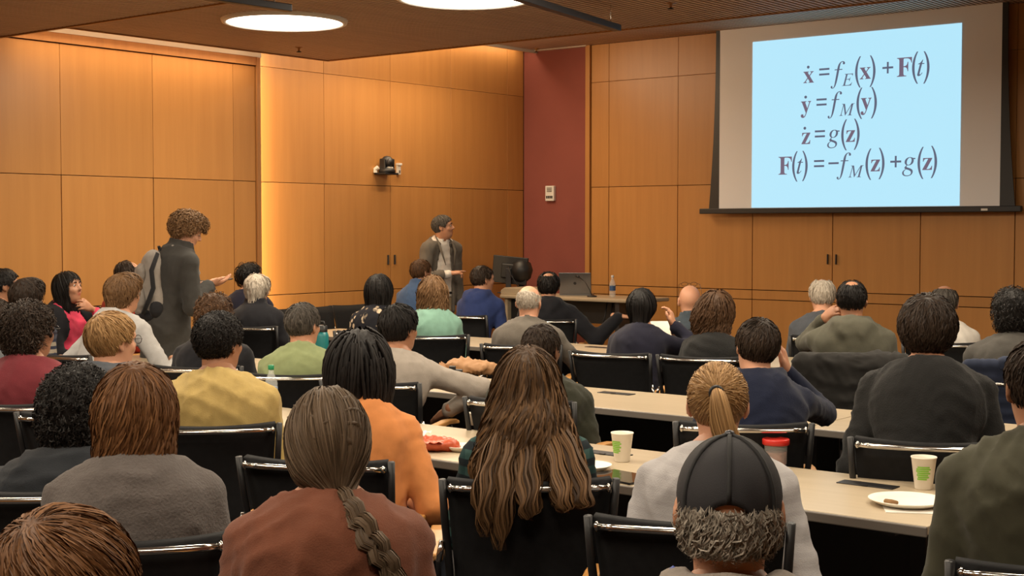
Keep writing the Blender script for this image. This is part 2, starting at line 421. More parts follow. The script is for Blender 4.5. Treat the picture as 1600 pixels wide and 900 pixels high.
def mesh_from(name, P, F, m, attrs=None, smooth=True):      # F: (n,4) quads or list of (n,k) arrays
    me = bpy.data.meshes.new(name)
    Fs = F if isinstance(F, list) else [F]
    Fs = [q for q in Fs if len(q)]
    me.vertices.add(len(P)); me.vertices.foreach_set('co', np.asarray(P, np.float32).ravel())
    nl = sum(q.size for q in Fs); npoly = sum(len(q) for q in Fs)
    me.loops.add(nl); me.polygons.add(npoly)
    me.loops.foreach_set('vertex_index', np.concatenate([q.ravel() for q in Fs]).astype(np.int32))
    tot = np.concatenate([np.full(len(q), q.shape[1], np.int32) for q in Fs])
    me.polygons.foreach_set('loop_start', np.concatenate(([0], np.cumsum(tot)[:-1])).astype(np.int32))
    if smooth: me.polygons.foreach_set('use_smooth', np.ones(npoly, bool))
    for an, av in (attrs or {}).items():
        a = me.attributes.new(an, 'FLOAT', 'POINT'); a.data.foreach_set('value', np.asarray(av, np.float32))
    if m is not None: me.materials.append(m)
    me.update(calc_edges=True); me.validate()
    return me
def vnormals(P, F):
    n = np.zeros_like(P); q = np.cross(P[F[:, 2]] - P[F[:, 0]], P[F[:, 3]] - P[F[:, 1]])
    for k in range(4): np.add.at(n, F[:, k], q)
    return n / (np.linalg.norm(n, axis=1)[:, None] + 1e-9)
def axis_grid(lo, hi, h, fine=()):
    g = np.arange(lo, hi + h, h)
    for a, b, hf in fine:
        g = np.concatenate((g[(g < a - hf) | (g > b + hf)], np.arange(a, b + hf * .5, hf)))
    return np.unique(g)
def bounds(prims, pad=.03):
    bs = [prim_box(p) for p in prims if not (p[0] == 'e' and p[5] < 0)]
    return np.min([b[0] for b in bs], 0) - pad, np.max([b[1] for b in bs], 0) + pad
def solid_mesh(prims, h, cut=None):
    lo, hi = bounds(prims)
    xs, ys, zs = (np.arange(lo[q], hi[q] + h, h) for q in range(3))
    f = ev_grid(prims, xs, ys, zs)
    if cut is not None: f = cut(f, xs[:, None, None], ys[None, :, None], zs[None, None, :])
    return surfnet(xs, ys, zs, f)
def folds(P, N, amp, seed, sc=1.0):
    amp = amp * 2.3
    r = np.random.default_rng(seed); d = np.zeros(len(P))
    for lam, a in ((.22, 1.0), (.12, .9), (.06, .4)):
        for _ in range(2):
            v = r.normal(size=3) * V(1, .7, 1.1); v /= np.linalg.norm(v); w2 = r.normal(size=3); w2 /= np.linalg.norm(w2)
            ph = r.uniform(0, 6.28)
            s = np.sin(2 * math.pi * (P @ v) / (lam * sc) + 2.6 * np.sin(2 * math.pi * (P @ w2) / (lam * 2.3 * sc) + ph))
            msk = np.clip(.45 + .8 * np.sin(P @ (r.normal(size=3) * 9) + ph) * np.cos(P @ (r.normal(size=3) * 13) + 2 * ph), 0, 1)
            d += a * (1 - np.abs(s)) ** 1.6 * msk
    return P + N * ((d - d.mean()) * amp)[:, None]

# ------------------------------------------------------------------ materials for people
def skin(name, c):
    if name in MATS: return MATS[name]
    m = mat(name, c, 0.5, spec=0.35, bump=(180, .12, .0008)); nt = m.node_tree; b = nt.nodes['Principled BSDF']
    b.inputs['Subsurface Weight'].default_value = 0.12; b.inputs['Subsurface Radius'].default_value = (.012, .005, .003)
    at = nt.nodes.new('ShaderNodeAttribute'); at.attribute_name = 'lip'
    mx = nt.nodes.new('ShaderNodeMix'); mx.data_type = 'RGBA'
    mx.inputs[6].default_value = (*c, 1); mx.inputs[7].default_value = (c[0] * .75, c[1] * .42, c[2] * .42, 1)
    nt.links.new(at.outputs['Fac'], mx.inputs[0]); nt.links.new(mx.outputs[2], b.inputs['Base Color'])
    return m
def hairmat(name, c1, c2, rough=.58):
    if name in MATS: return MATS[name]
    m = mat(name, c1, rough, spec=0.22); nt = m.node_tree; b = nt.nodes['Principled BSDF']
    at = nt.nodes.new('ShaderNodeAttribute'); at.attribute_name = 'strand'
    mx = nt.nodes.new('ShaderNodeMix'); mx.data_type = 'RGBA'
    mx.inputs[6].default_value = (*c1, 1); mx.inputs[7].default_value = (*c2, 1)
    nt.links.new(at.outputs['Fac'], mx.inputs[0]); nt.links.new(mx.outputs[2], b.inputs['Base Color'])
    return m
SK = {'pale': (.58, .30, .19), 'fair': (.50, .25, .15), 'tan': (.36, .17, .095), 'brown': (.21, .095, .05), 'dark': (.075, .034, .02)}
HC = {'black': ((.006, .005, .005), (.022, .018, .016)), 'darkbrown': ((.016, .010, .007), (.05, .031, .02)),
      'brown': ((.045, .022, .010), (.15, .075, .035)), 'lightbrown': ((.10, .052, .022), (.27, .15, .07)),
      'auburn': ((.07, .028, .010), (.21, .095, .036)), 'blond': ((.20, .105, .038), (.50, .30, .13)),
      'grey': ((.15, .13, .105), (.42, .37, .31)), 'white': ((.36, .31, .25), (.68, .61, .52)), 'salt': ((.035, .03, .026), (.15, .13, .11)),
      'ombre': ((.028, .015, .008), (.17, .088, .036)), 'taupe': ((.06, .038, .022), (.17, .115, .072))}
def cloth(name, c, kind='knit', **kw):
    bump = {'knit': (260, .5, .0025), 'smooth': (420, .25, .001), 'fleece': (130, .8, .004), 'coarse': (190, .7, .003)}[kind]
    return mat('cloth_' + name, c, .9, spec=.2, bump=bump, var=((22, 22, 22), .10) if not kw.get('stripes') else None, sheen=.08, **kw)
M_EYE = mat('eye_white', (.7, .66, .6), .2); M_IRIS = mat('eye_iris', (.02, .011, .007), .2)
M_SHOE = mat('shoe_leather', (.02, .015, .012), .4); M_GLASS_FRAME = mat('spectacle_frame', (.015, .012, .012), .3)

# ------------------------------------------------------------------ hands
def hand_mesh(side, curl, spread=1.0, point=False, thumb=0.0, h=.0045):
    """wrist at origin, fingers along +y, palm facing -z; side +1 = right hand (thumb towards -x)"""
    pr = [cone((0, -.05, 0), (0, .01, 0), .026, .025, .0), ell((0, .05, 0), (.040, .052, .0165), k=.02)]
    xs_ = [-.030, -.010, .010, .029]; Ls = [.072, .080, .075, .060]
    for i in range(4):
        x = xs_[i] * side; L = Ls[i]
        c = curl[i] if hasattr(curl, '__len__') else curl
        if point and i == 0: c = .1
        p = V(x, .088 - (.006 if i == 3 else 0), 0); a = 0.0
        pr.append(cone((x * .7, .03, .002), p, .0125, .0105, .012))
        for j, (fr, r0, r1) in enumerate(((.45, .0100, .0090), (.30, .0090, .0080), (.25, .0080, .0068))):
            a += c * (.75, 1.0, .7)[j]
            q = p + L * fr * V(.10 * spread * (xs_[i] / .03) * side, math.cos(a), -math.sin(a))
            pr.append(cone(p, q, r0, r1, .004)); p = q
    b0 = V(-.026 * side, .018, -.006); b1 = V(-.050 * side, .048, -.014 - .01 * thumb); b2 = V((-.056 + .03 * thumb) * side, .076, -.018 - .02 * thumb); b3 = V((-.052 + .05 * thumb) * side, .098, -.020 - .02 * thumb)
    pr += [cone(b0, b1, .0165, .0125, .014), cone(b1, b2, .0115, .0105, .005), cone(b2, b3, .0105, .0078, .004)]
    return solid_mesh(pr, h)
_hand_cache = {}
def hand(side, curl, point=False, thumb=0.0, h=.0045):
    key = (h, side, curl if not hasattr(curl, '__len__') else tuple(curl), point, thumb)
    if key not in _hand_cache: _hand_cache[key] = hand_mesh(side, curl, 1.0, point, thumb, h)
    return _hand_cache[key]

def ik(S, T, l1, l2, pole):
    d = T - S; L = np.linalg.norm(d)
    if L > (l1 + l2) * .995: T = S + d / L * (l1 + l2) * .995; d = T - S; L = np.linalg.norm(d)
    a = (l1 * l1 - l2 * l2 + L * L) / (2 * L); h = math.sqrt(max(l1 * l1 - a * a, 0))
    u = d / L; p = pole - (pole @ u) * u; p /= np.linalg.norm(p) + 1e-9
    return S + u * a + p * h, T

# ------------------------------------------------------------------ head shapes
def head_prims(female=False, fat=0.0, face=True):
    j = .92 if female else 1.0
    pr = [ell((0, -.010, .030), (.0755, .0985, .0885), k=.03), ell((0, .030, -.045), ((.056 + fat) * j, .058, .070), k=.045),
          ell((0, .042, -.085), (.034 * j, .036, .028), k=.03),
          cone((-.04, .070, .030), (.04, .070, .030), .017, .017, .02),
          cone((0, .086, .018), (0, .106, -.018), .0075, .0125, .010),
          cone((-.011, .094, -.022), (.011, .094, -.022), .0085, .0085, .008)]
    if face:
        for s in (-1, 1):
            pr += [ell((.031 * s, .098, .012), (.017, .016, .0125), k=.012, op=-1), cone((.046 * s, .06, -.02), (.03 * s, .075, -.03), .016, .014, .02)]
        pr += [cone((-.017, .0865, -.050), (.017, .0865, -.050), .0065, .0065, .006), cone((-.013, .0855, -.061), (.013, .0855, -.061), .0075, .0075, .006),
               ell((0, .099, -.0555), (.024, .006, .0022), k=.003, op=-1)]
    for s in (-1, 1):
        R = rotm(yaw=-22 * s, pitch=10)
        pr += [ell((.080 * s, -.012, .002), (.0075, .020, .032), R=R, k=.008), ell((.090 * s, -.009, .004), (.006, .012, .019), R=R, k=.005, op=-1),
               ell((.077 * s, -.006, -.026), (.006, .009, .011), k=.006)]
    return pr
def xf(prims, R, o, s=1.0):
    out = []
    for p in prims:
        if p[0] == 'c': out.append(('c', R @ (p[1] * s) + o, R @ (p[2] * s) + o, p[3] * s, p[4] * s, p[5]))
        else: out.append(('e', R @ (p[1] * s) + o, p[2] * s, R if p[3] is None else R @ p[3], p[4], p[5]))
    return out

# ------------------------------------------------------------------ hair
def strips(paths, nrm, rad, sides, wf=1.0, seed=0, tone=(0.0, 1.0)):
    """paths (n,s,3) -> tapered tubes; rad (n,s)"""
    n, S, _ = paths.shape
    t = np.empty_like(paths); t[:, 1:-1] = paths[:, 2:] - paths[:, :-2]; t[:, 0] = paths[:, 1] - paths[:, 0]; t[:, -1] = paths[:, -1] - paths[:, -2]
    t /= np.linalg.norm(t, axis=2)[..., None] + 1e-9
    b = np.cross(t, nrm); b /= np.linalg.norm(b, axis=2)[..., None] + 1e-9
    nn = np.cross(b, t)
    if sides == 2:            # thin flat locks, one face wide
        ang = np.random.default_rng(seed + 1).uniform(-.9, .9, (n, 1, 1)); bb = np.cos(ang) * b + np.sin(ang) * nn
        P = np.stack((paths - rad[..., None] * wf * bb, paths + rad[..., None] * wf * bb), 2)
        i = (np.arange(n) * S * 2)[:, None] + np.arange(S - 1)[None, :] * 2
        F = np.stack((i, i + 1, i + 3, i + 2), -1).reshape(-1, 4)
        tn = tone[0] + (tone[1] - tone[0]) * np.random.default_rng(seed).beta(2.6, 3.4, n)
        return P.reshape(-1, 3), F, np.repeat(tn, S * 2)
    P = np.empty((n, S, sides, 3))
    for k in range(sides):
        a = 2 * math.pi * k / sides + .5
        P[:, :, k] = paths + rad[..., None] * (math.cos(a) * b * wf + math.sin(a) * nn)
    base = (np.arange(n) * S * sides)[:, None, None]
    i = np.arange(S - 1)[None, :, None] * sides; k = np.arange(sides)[None, None, :]; k2 = (k + 1) % sides
    F = np.stack((base + i + k, base + i + k2, base + i + sides + k2, base + i + sides + k), -1).reshape(-1, 4)
    r = np.random.default_rng(seed); tn = tone[0] + (tone[1] - tone[0]) * r.beta(2.6, 3.4, n)
    A = np.repeat(tn, S * sides)
    return P.reshape(-1, 3), F, A

SHORT_B = ([-.12, -.085, -.055, -.03, -.012, .012, .028, .055, .085, .12], [-.085, -.085, -.078, -.045, .012, .012, -.004, .048, .068, .080])
LONG_B = ([-.2, -.01, .015, .035, .055, .085, .12], [-1, -1, -.13, -.02, .045, .070, .085])
BOB_B = ([-.2, .0, .02, .045, .06, .085, .12], [-1, -1, -.2, -.05, .04, .068, .085])
def build_hair(st, seed, near):
    """head-local hair: returns P,F,A (quads)"""
    r = np.random.default_rng(seed)
    kind = st['kind']; t = st.get('t', .012)
    cran = ell((0, -.010, .030), (.0755 + t, .0985 + t, .0885 + t * .9), k=.02)
    hull = [cran]; B = SHORT_B; bottom = -.5; extra = []
    crown = V(0, -.065, .115)
    Pn = np.zeros((0, 3)); Fn = np.zeros((0, 4), int); An = np.zeros(0)
    n, L, wd, wave, lift = int(st.get('n', 420) * (1 if kind in ('dreads', 'twists') else (2.1 if near else 1.2))), st.get('L', .05), st.get('w', .0032) * (1 if kind in ('dreads', 'twists') else .72), st.get('wave', .002), st.get('lift', .004)
    S = 7; sides = 2; grav = .55; freq = 2.0
    if kind == 'bob':
        B = BOB_B; bottom = st.get('bottom', -.17); W = st.get('vol', 0)
        hull += [ell((0, -.028, -.03), (.098 + W, .100 + W, .13), k=.05), ell((0, -.035, bottom + .035), (.092 + W, .085 + W, .075), k=.05)]
        grav = 1.6; S = 14
    elif kind == 'long':
        B = LONG_B; bottom = st.get('bottom', -.5)
        hull += [cone((0, -.03, .0), (0, -.095, -.15), .090, .085, .05), cone((-.06, -.06, -.06), (-.115, -.135, -.24), .052, .055, .06), cone((.06, -.06, -.06), (.115, -.135, -.24), .052, .055, .06),
                 cone((0, -.10, -.14), (0, -.165, -.34), .082, .058, .06), cone((-.07, -.14, -.22), (-.085, -.175, -.45), .055, .038, .05), cone((.06, -.14, -.22), (.10, -.175, -.43), .055, .036, .05)]
        grav = 2.0; S = 18
    elif kind in ('pony', 'lowpony', 'braid'):
        B = LONG_B if kind != 'pony' else SHORT_B
        if kind == 'lowpony': hull += [cone((0, -.045, .0), (0, -.075, -.10), .082, .05, .05), cone((0, -.085, -.12), (0, -.115, -.20), .035, .045, .03), cone((0, -.115, -.2), (0, -.125, -.34), .05, .03, .03)]; bottom = -.36
        if kind == 'braid': hull += [ell((0, -.022, -.015), (.088, .096, .095), k=.04), cone((0, -.05, -.05), (.03, -.085, -.115), .062, .032, .04)]; bottom = -.17; S = 12
        grav = 2.0 if kind != 'pony' else .2; S = 14
    elif kind == 'dreads':
        B = BOB_B; bottom = -.22
        hull += [ell((0, -.025, -.02), (.104, .108, .125), k=.04), cone((0, -.03, -.05), (0, -.045, -.20), .096, .088, .05)]
        grav = 1.8; S = 20; sides = 6
    elif kind == 'twists':
        B = BOB_B; bottom = -.24
        hull += [ell((0, -.03, -.01), (.108, .112, .125), k=.04), cone((-.02, -.04, -.05), (.03, -.06, -.18), .10, .085, .05), cone((.05, -.06, -.12), (.09, -.07, -.22), .06, .05, .04)]
        grav = 1.6; S = 32; sides = 5
    elif kind == 'afro':
        v = st.get('vol', .03)
        hull = [ell((0, -.022, .03), (.0755 + v, .0985 + v, .0885 + v), k=.02), ell((0, -.05, -.04), (.07 + v, .055 + v, .065 + v * .6), k=.04)]
        B = ([-.2, -.02, .01, .03, .055, .085, .12], [-.2, -.2, -.05, -.004, .048, .068, .080]) if st.get('neck') else SHORT_B
        bottom = st.get('bottom', -.5)
    elif kind == 'mop':
        v = t
        hull += [ell((0, -.02, .025), (.082 + v, .100 + v, .090 + v), k=.03), ell((0, .05, .085), (.06 + v * .6, .045 + v, .035 + v * .6), k=.04)]
        B = ([-.12, -.085, -.055, -.03, -.012, .012, .03, .055, .085, .13], [-.10, -.10, -.095, -.06, -.02, -.02, -.01, .035, .050, .055])
        if st.get('shag'): hull.append(cone((0, -.065, -.04), (0, -.085, -.11), .06, .045, .04)); B = ([-.2, -.085, -.055, -.03, -.012, .012, .03, .055, .085, .13], [-.15, -.15, -.13, -.08, -.02, -.02, -.01, .035, .050, .055])
    elif kind == 'capfringe':
        hull = [ell((0, -.012, .015), (.079, .101, .09), k=.02), cone((0, -.058, -.04), (0, -.06, -.065), .046, .034, .04)]
        B = ([-.2, -.085, -.055, -.03, -.012, .012, .03, .05, .12], [-.042, -.042, -.042, -.035, -.02, -.02, -.04, .2, .2])
    def bnd(P):
        z = np.interp(P[..., 1], B[0], B[1]); f = (z - P[..., 2]) * .7
        f = np.maximum(f, bottom - P[..., 2])
        if kind == 'capfringe': f = np.maximum(f, P[..., 2] - (-.004 + .03 * (P[..., 1] < -.06)))
        if st.get('bald'):      # bare crown: centre (y,z), radius
            by, bz, br = st['bald']; d = np.sqrt(P[..., 0] ** 2 * st.get('bx', 1.0) + (P[..., 1] - by) ** 2 + (P[..., 2] - bz) ** 2); f = np.maximum(f, br - d)
        return f
    lo, hi = bounds(hull, .02); h = .0065 if near else .009
    xs, ys, zs = (np.arange(lo[q], hi[q] + h, h) for q in range(3))
    f = ev_grid(hull, xs, ys, zs)
    G = np.stack(np.broadcast_arrays(xs[:, None, None], ys[None, :, None], zs[None, None, :]), -1)
    f = np.maximum(f, bnd(G)); f = np.maximum(f, -(np.sqrt((G[..., 0] / .07) ** 2 + ((G[..., 1] + .01) / .09) ** 2 + ((G[..., 2] - .03) / .08) ** 2) - 1) * .06).astype(np.float32) if kind in ('short', 'capfringe') else f
    P0, F0 = surfnet(xs, ys, zs, f)
    N0 = vnormals(P0, F0)
    lump = st.get('lump', .0025)
    P0 = folds(P0, N0, lump, seed, .35); P0 = P0 - N0 * .001
    out = [(P0, F0, np.full(len(P0), .18))]
    # strands that follow the volume
    hp = lambda P: ev_points(hull, P)
    def grad(P):
        e = .004; g = np.stack([hp(P + V(*(e if q == a else 0 for q in range(3)))) - hp(P - V(*(e if q == a else 0 for q in range(3)))) for a in range(3)], 1)
        return g / (np.linalg.norm(g, axis=1)[:, None] + 1e-9)
    w_ = np.ones(len(P0))
    if kind in ('bob', 'long', 'dreads', 'twists'): w_ = np.where(P0[:, 2] > -.02, 1.0, .12 if kind != 'dreads' else .02)
    if st.get('tie') is not None: w_ = np.where(np.linalg.norm(P0 - st['tie'], axis=1) > .03, 1, 0)
    if kind in ('dreads', 'twists'): w_ *= np.abs(ev_points(hull, P0)) < .006
    root = r.choice(len(P0), n, p=w_ / w_.sum()); p = P0[root] + r.normal(size=(n, 3)) * .002
    Ls = L * r.uniform(.6, 1.25, n)
    if kind in ('bob', 'long', 'dreads', 'twists', 'lowpony') or kind == 'braid' and st.get('tie') is None: Ls = np.maximum(.03, (p[:, 2] - bottom) * r.uniform(.84, 1.16, n) + .04)
    path = np.empty((n, S, 3)); nr = np.empty((n, S, 3)); path[:, 0] = p; off = r.uniform(-.001, lift, n)
    tol = r.uniform(.0, .034, n) if kind in ('bob', 'long', 'dreads') else np.full(n, .006 if kind == 'capfringe' else .012)
    alive = np.ones(n, bool); stop = np.full(n, S - 1)
    drift = r.normal(size=(n, 3)) * st.get('mess', .18)
    for i in range(S):
        g = grad(p); nr[:, i] = g
        d0 = hp(p); p = p - g * (d0 - off)[:, None]
        if i == 0 and kind in ('dreads', 'twists', 'afro'): pass
        path[:, i] = p
        if st.get('tie') is not None: d = st['tie'] - p; dist = np.linalg.norm(d, axis=1); d = d / (dist[:, None] + 1e-9) + drift * .25
        else:
            d = p - crown; d /= np.linalg.norm(d, axis=1)[:, None] + 1e-9
            d = d + V(*st.get('comb', (0, 0, 0))) + V(0, 0, -grav) + drift
            if st.get('part') is not None: d = d + np.stack((np.sign(p[:, 0] - st['part']) * 1.2 * (p[:, 2] > .05), np.zeros(n), np.zeros(n)), 1)
        d = d - (d * g).sum(1)[:, None] * g; d /= np.linalg.norm(d, axis=1)[:, None] + 1e-9
        q = p + d * (Ls / (S - 1))[:, None]
        bad = bnd(q) > (tol if kind not in ('short',) else .004)
        if st.get('tie') is not None: bad |= dist < .022
        stop = np.where(alive & bad, i, stop); alive &= ~bad
        p = np.where(alive[:, None], q, p + d * .0004)
    tt = np.linspace(0, 1, S)[None, :]
    side = np.cross(np.gradient(path, axis=1), nr); side /= np.linalg.norm(side, axis=2)[..., None] + 1e-9
    ph = r.uniform(0, 6.28, (n, 1)); am = wave * r.uniform(.3, 1.2, (n, 1)) * np.clip(tt * 2.2, 0, 1)
    fq = st.get('freq', 1.5) * r.uniform(.8, 1.25, (n, 1))
    path = path + side * (am * np.sin(6.28 * fq * tt + ph))[..., None] + nr * (am * .7 * np.cos(6.28 * fq * tt + ph) + am * .5)[..., None]
    if kind == 'afro':        # springy little coils standing off the head
        up = r.uniform(.0, st.get('coil', .014), (n, 1)); path = path + nr * (up * np.sin(3.14 * tt))[..., None]
    prof = np.sqrt(np.clip(1 - (tt * .97) ** 3, 0.01, 1)) * np.clip(.35 + tt * 4, 0, 1)
    rad = wd * r.uniform(.6, 1.3, (n, 1)) * prof
    if kind == 'dreads': rad = wd * r.uniform(.85, 1.15, (n, 1)) * (1 + .18 * np.sin(tt * 70 + ph * 3)) * np.where(tt > .97, .5, 1)
    if kind == 'twists': rad = wd * r.uniform(.8, 1.2, (n, 1)) * (1 + .35 * np.sin(tt * 75 + ph * 3)) * np.where(tt > .97, .5, 1)
    dead = np.arange(S)[None, :] > stop[:, None]
    rad = np.where(dead, rad * .15, rad)
    out.append(strips(path, nr, rad, sides, st.get('wf', 1.3 if sides == 2 else 1.0), seed, st.get('tone', (0, 1))))
    # tails
    for tl in st.get('tails', ()):
        pts = np.array(tl['pts'], float); K = 16
        u = np.linspace(0, len(pts) - 1, K); c = np.stack([np.interp(u, np.arange(len(pts)), pts[:, q]) for q in range(3)], 1)
        for _ in range(2): c[1:-1] = (c[:-2] + 2 * c[1:-1] + c[2:]) / 4
        m_ = tl['n'] * 2; R0 = np.interp(np.linspace(0, 1, K), np.linspace(0, 1, len(tl['r'])), tl['r'])
        an = r.uniform(0, 6.28, m_); rr = np.sqrt(r.uniform(.05, 1, m_))
        tg = np.gradient(c, axis=0); tg /= np.linalg.norm(tg, axis=1)[:, None]
        bx = np.cross(tg, V(0, 1, 0)); bx /= np.linalg.norm(bx, axis=1)[:, None] + 1e-9; by = np.cross(bx, tg)
        if tl.get('braid'):
            k3 = np.arange(m_) % 3; uu = np.linspace(0, 1, K)[None, :] * tl['braid'] * 6.28 + k3[:, None] * 2.094
            cx = np.sin(uu) * R0 * .55; cy = np.cos(2 * uu) * R0 * .25
            ox = cx + (rr * np.cos(an))[:, None] * R0 * .5; oy = cy + (rr * np.sin(an))[:, None] * R0 * .5
        else: ox = (rr * np.cos(an))[:, None] * R0; oy = (rr * np.sin(an))[:, None] * R0
        wv = tl.get('wave', .004) * np.sin(np.linspace(0, 6.28 * tl.get('freq', 1.5), K)[None, :] + an[:, None] * 2) * np.linspace(.2, 1, K)
        pa = c[None] + (ox + wv)[..., None] * bx[None] + oy[..., None] * by[None]
        ln = r.uniform(.82, 1.03, m_); pa = pa[:, :1] + (pa - pa[:, :1]) * np.linspace(1, 1, K)[None, :, None] * np.where(True, 1, 1)
        nm = (np.cos(an)[:, None, None] * bx[None] + np.sin(an)[:, None, None] * by[None])
        ra = tl['w'] * .8 * r.uniform(.7, 1.3, (m_, 1)) * np.where(np.linspace(0, 1, K)[None, :] > ln[:, None] , .1, 1) * np.clip(1.15 - np.linspace(0, 1, K) ** 4, .1, 1)
        out.append(strips(pa, nm, ra, 2, 1.3, seed + 5, tl.get('tone', st.get('tone', (0, 1)))))
    o = 0; PP, FF, AA = [], [], []
    for P_, F_, A_ in out: PP.append(P_); FF.append(F_ + o); AA.append(A_); o += len(P_)
    return np.concatenate(PP), np.concatenate(FF), np.concatenate(AA)

# ------------------------------------------------------------------ a person
def person(spec):
    """builds one figure in its own frame (facing +y, origin on the floor under the hips); returns root object"""
    near = spec.get('near', False); fem = spec.get('f', False); stand = spec.get('stand', False)
    g = spec.get('girth', 1.0); sd = spec['seed']; hs = spec.get('hs', 1.0)
    hipz = .93 * spec.get('leg', 1.0) if stand else .54
    st = spec['hair']; hair_top = .118 * hs + (st.get('t', .012) * .85 if st['kind'] not in ('bald', 'afro') else (st.get('vol', .03) * .95 if st['kind'] == 'afro' else 0)) + spec.get('topx', 0)
    if st.get('bald') and st['bald'][1] > .08: hair_top = .118 * hs
    tp, tl = math.radians(spec.get('lean', 4)), math.radians(spec.get('tilt', 0))
    hd = rotm(spec.get('hyaw', 0), spec.get('hpitch', 0), spec.get('hroll', 0))
    T = V(math.sin(tl), math.sin(tp) * math.cos(tl), math.cos(tp) * math.cos(tl))
    T2 = V(math.sin(tl), math.sin(tp + .22), math.cos(tp + .22)); T2 /= np.linalg.norm(T2)
    # trunk length so that the top of the head comes out at spec['top']
    top_off = max((hd @ V(0, y, z))[2] for y, z in ((0, hair_top), (-.06, hair_top * .93), (.05, hair_top * .93)))
    neck = V(0, .034, .124) * hs
    need = spec['top'] - top_off - neck[2] - hipz
    Lt = need / (.62 * T[2] + .38 * T2[2]); Lt = max(.36, Lt)
    PC = V(0, 0, hipz); CH = PC + .62 * Lt * T; NB = CH + .38 * Lt * T2; HCn = NB + neck
    k_ = Lt / .50
    sw = spec.get('sw', .146 if fem else .168)
    tw = rotm(spec.get('twist', 0))
    slope = spec.get('slope', .100)
    SHp = {s: NB + tw @ V(sw * s, .0, -slope + spec.get('shr', {}).get(s, 0)) for s in (-1, 1)}
    gb = spec.get('belly', 1.0)
    Rl = rotm(spec.get('twist', 0), math.degrees(tp) * .9, 0)
    def trunk(e, sl=0.0):
        pr = [ell(PC + V(0, -.005, .01), (.165 * g + e, .118 * g + e, .12 + e), k=.05), ell(PC + .34 * Lt * T + V(0, .005 + .03 * (gb - 1), 0), (.145 * g * (.5 + .5 * gb) + e, .108 * g * gb + e, .17 * k_ + e), Rl, k=.07),
              ell(PC + .70 * Lt * T + V(0, -.004, 0), (.158 * g * sw / .178 + e, .112 * g + e, .165 * k_ + e), Rl, k=.07)]
        for s in (-1, 1):
            pr += [cone(NB + V(0, -.008, -.045), SHp[s], .062 + e * .6, .048 + e, .05),
                   cone(NB + V(.02 * s, -.012, .02), NB + .80 * (SHp[s] - NB) + V(0, -.008, .018), .042 + e * .5, .030 + e * .6, .05),
                   ell(SHp[s] * .62 + CH * .38 + V(0, -.045, -.02), (.075 + e, .055 + e, .10 + e), k=.05)]
            if fem: pr.append(ell(PC + .66 * Lt * T + V(.075 * s, .085, 0), (.068 + e, .062 + e, .065 + e), k=.05))
        return pr
    arms = {}
    for s in (-1, 1):
        A = spec.get('arms', {}).get(s, spec.get('pose', 'lap'))
        if A == 'lap': tgt, pole, fw_, up_ = V(.10 * s, .30, hipz + .12), V(.5 * s, -.7, -.3), None, V(0, 0, 1)
        elif A == 'table': tgt, pole, up_ = V(.15 * s, .36, .785), V(.32 * s, -.45, -.85), V(0, 0, 1)
        elif A == 'fold': tgt, pole, up_ = V(-.09 * s, .27, hipz + .27 + .02 * s), V(.7 * s, -.2, -.6), V(0, .6, .6)
        elif A == 'hang': tgt, pole, up_ = V((sw + .07) * s, .06, hipz - .10), V(.2 * s, -1, 0), V(s, 0, 0)
        else: tgt, pole, up_ = np.array(A['t'], float), np.array(A.get('pole', (.6 * s, -.4, -.6)), float), np.array(A.get('up', (0, 0, 1)), float)
        kk = .5 * (k_ + 1) * spec.get('arm', 1.0)
        E, Wp = ik(SHp[s], tgt, .285 * kk, .255 * kk, pole)
        fd = Wp - E; fd /= np.linalg.norm(fd)
        if isinstance(A, dict) and 'dir' in A: fd = np.array(A['dir'], float); fd /= np.linalg.norm(fd)
        if A == 'table': fd = V(-.5 * s, .8, -.08); fd /= np.linalg.norm(fd)
        zx = up_ - (up_ @ fd) * fd; zx /= np.linalg.norm(zx) + 1e-9
        arms[s] = dict(E=E, W=Wp, R=np.stack((np.cross(fd, zx), fd, zx), 1), curl=A.get('curl', .45) if isinstance(A, dict) else .42,
                       point=A.get('point', False) if isinstance(A, dict) else False, thumb=A.get('thumb', 0.0) if isinstance(A, dict) else 0.0)
    def sleeve(e, upto=1.0, lo=1.0):
        pr = []
        for s in (-1, 1):
            a = arms[s]; pr += [cone(SHp[s], a['E'], .050 * lo + e, .041 * lo + e, .03)]
            if upto > 0: pr += [cone(a['E'], a['E'] + (a['W'] - a['E']) * upto, .041 * lo + e, (.041 - .013 * upto) * lo + e, .02)]
        return pr
    legs = {}
    for s in (-1, 1):
        if stand: hp_, kn, an = V(.09 * s, 0, hipz), V(.10 * s, .03, hipz * .53), V(.105 * s, .0 if s > 0 else .05, .08)
        else:
            sp = spec.get('spread', .05); hp_, kn, an = V(.085 * s, .03, hipz - .01), V((.085 + sp) * s, .43, .50), V((.09 + sp) * s, .42 + spec.get('foot', 0) , .09)
        legs[s] = (hp_, kn, an)
    def leg_pr(e):
        pr = []
        for s in (-1, 1):
            a, b_, c = legs[s]; pr += [cone(a, b_, .082 * g + e, .055 + e, .04), cone(b_, c, .053 + e, .038 + e, .02)]
        return pr
    # --- body: one continuous skin surface
    hp_rims = xf(head_prims(fem, spec.get('jowl', 0.0), spec.get('face', True)), hd, HCn, hs)
    nk = spec.get('neckr', .049 if fem else .056)
    nkc = cone(NB + V(0, -.012, -.03), HCn + hd @ V(0, -.022, -.045) * hs, nk + .006, nk, .03)
    body = trunk(-.012) + sleeve(-.008) + [cone(NB + V(0, -.012, -.03), NB + V(0, -.008, .015), nk + .002, nk - .002, .03)]
    for s in (-1, 1):
        a, b_, c = legs[s]
        body += [cone(a, b_, .07 * g, .045, .04), cone(b_, c, .044, .032, .02), cone(c, c + V(.01 * s, .12, -.045), .033, .024, .02)]
    P, F = solid_mesh(body, .026)
    Ps, Fs, o = [P], [F], len(P)
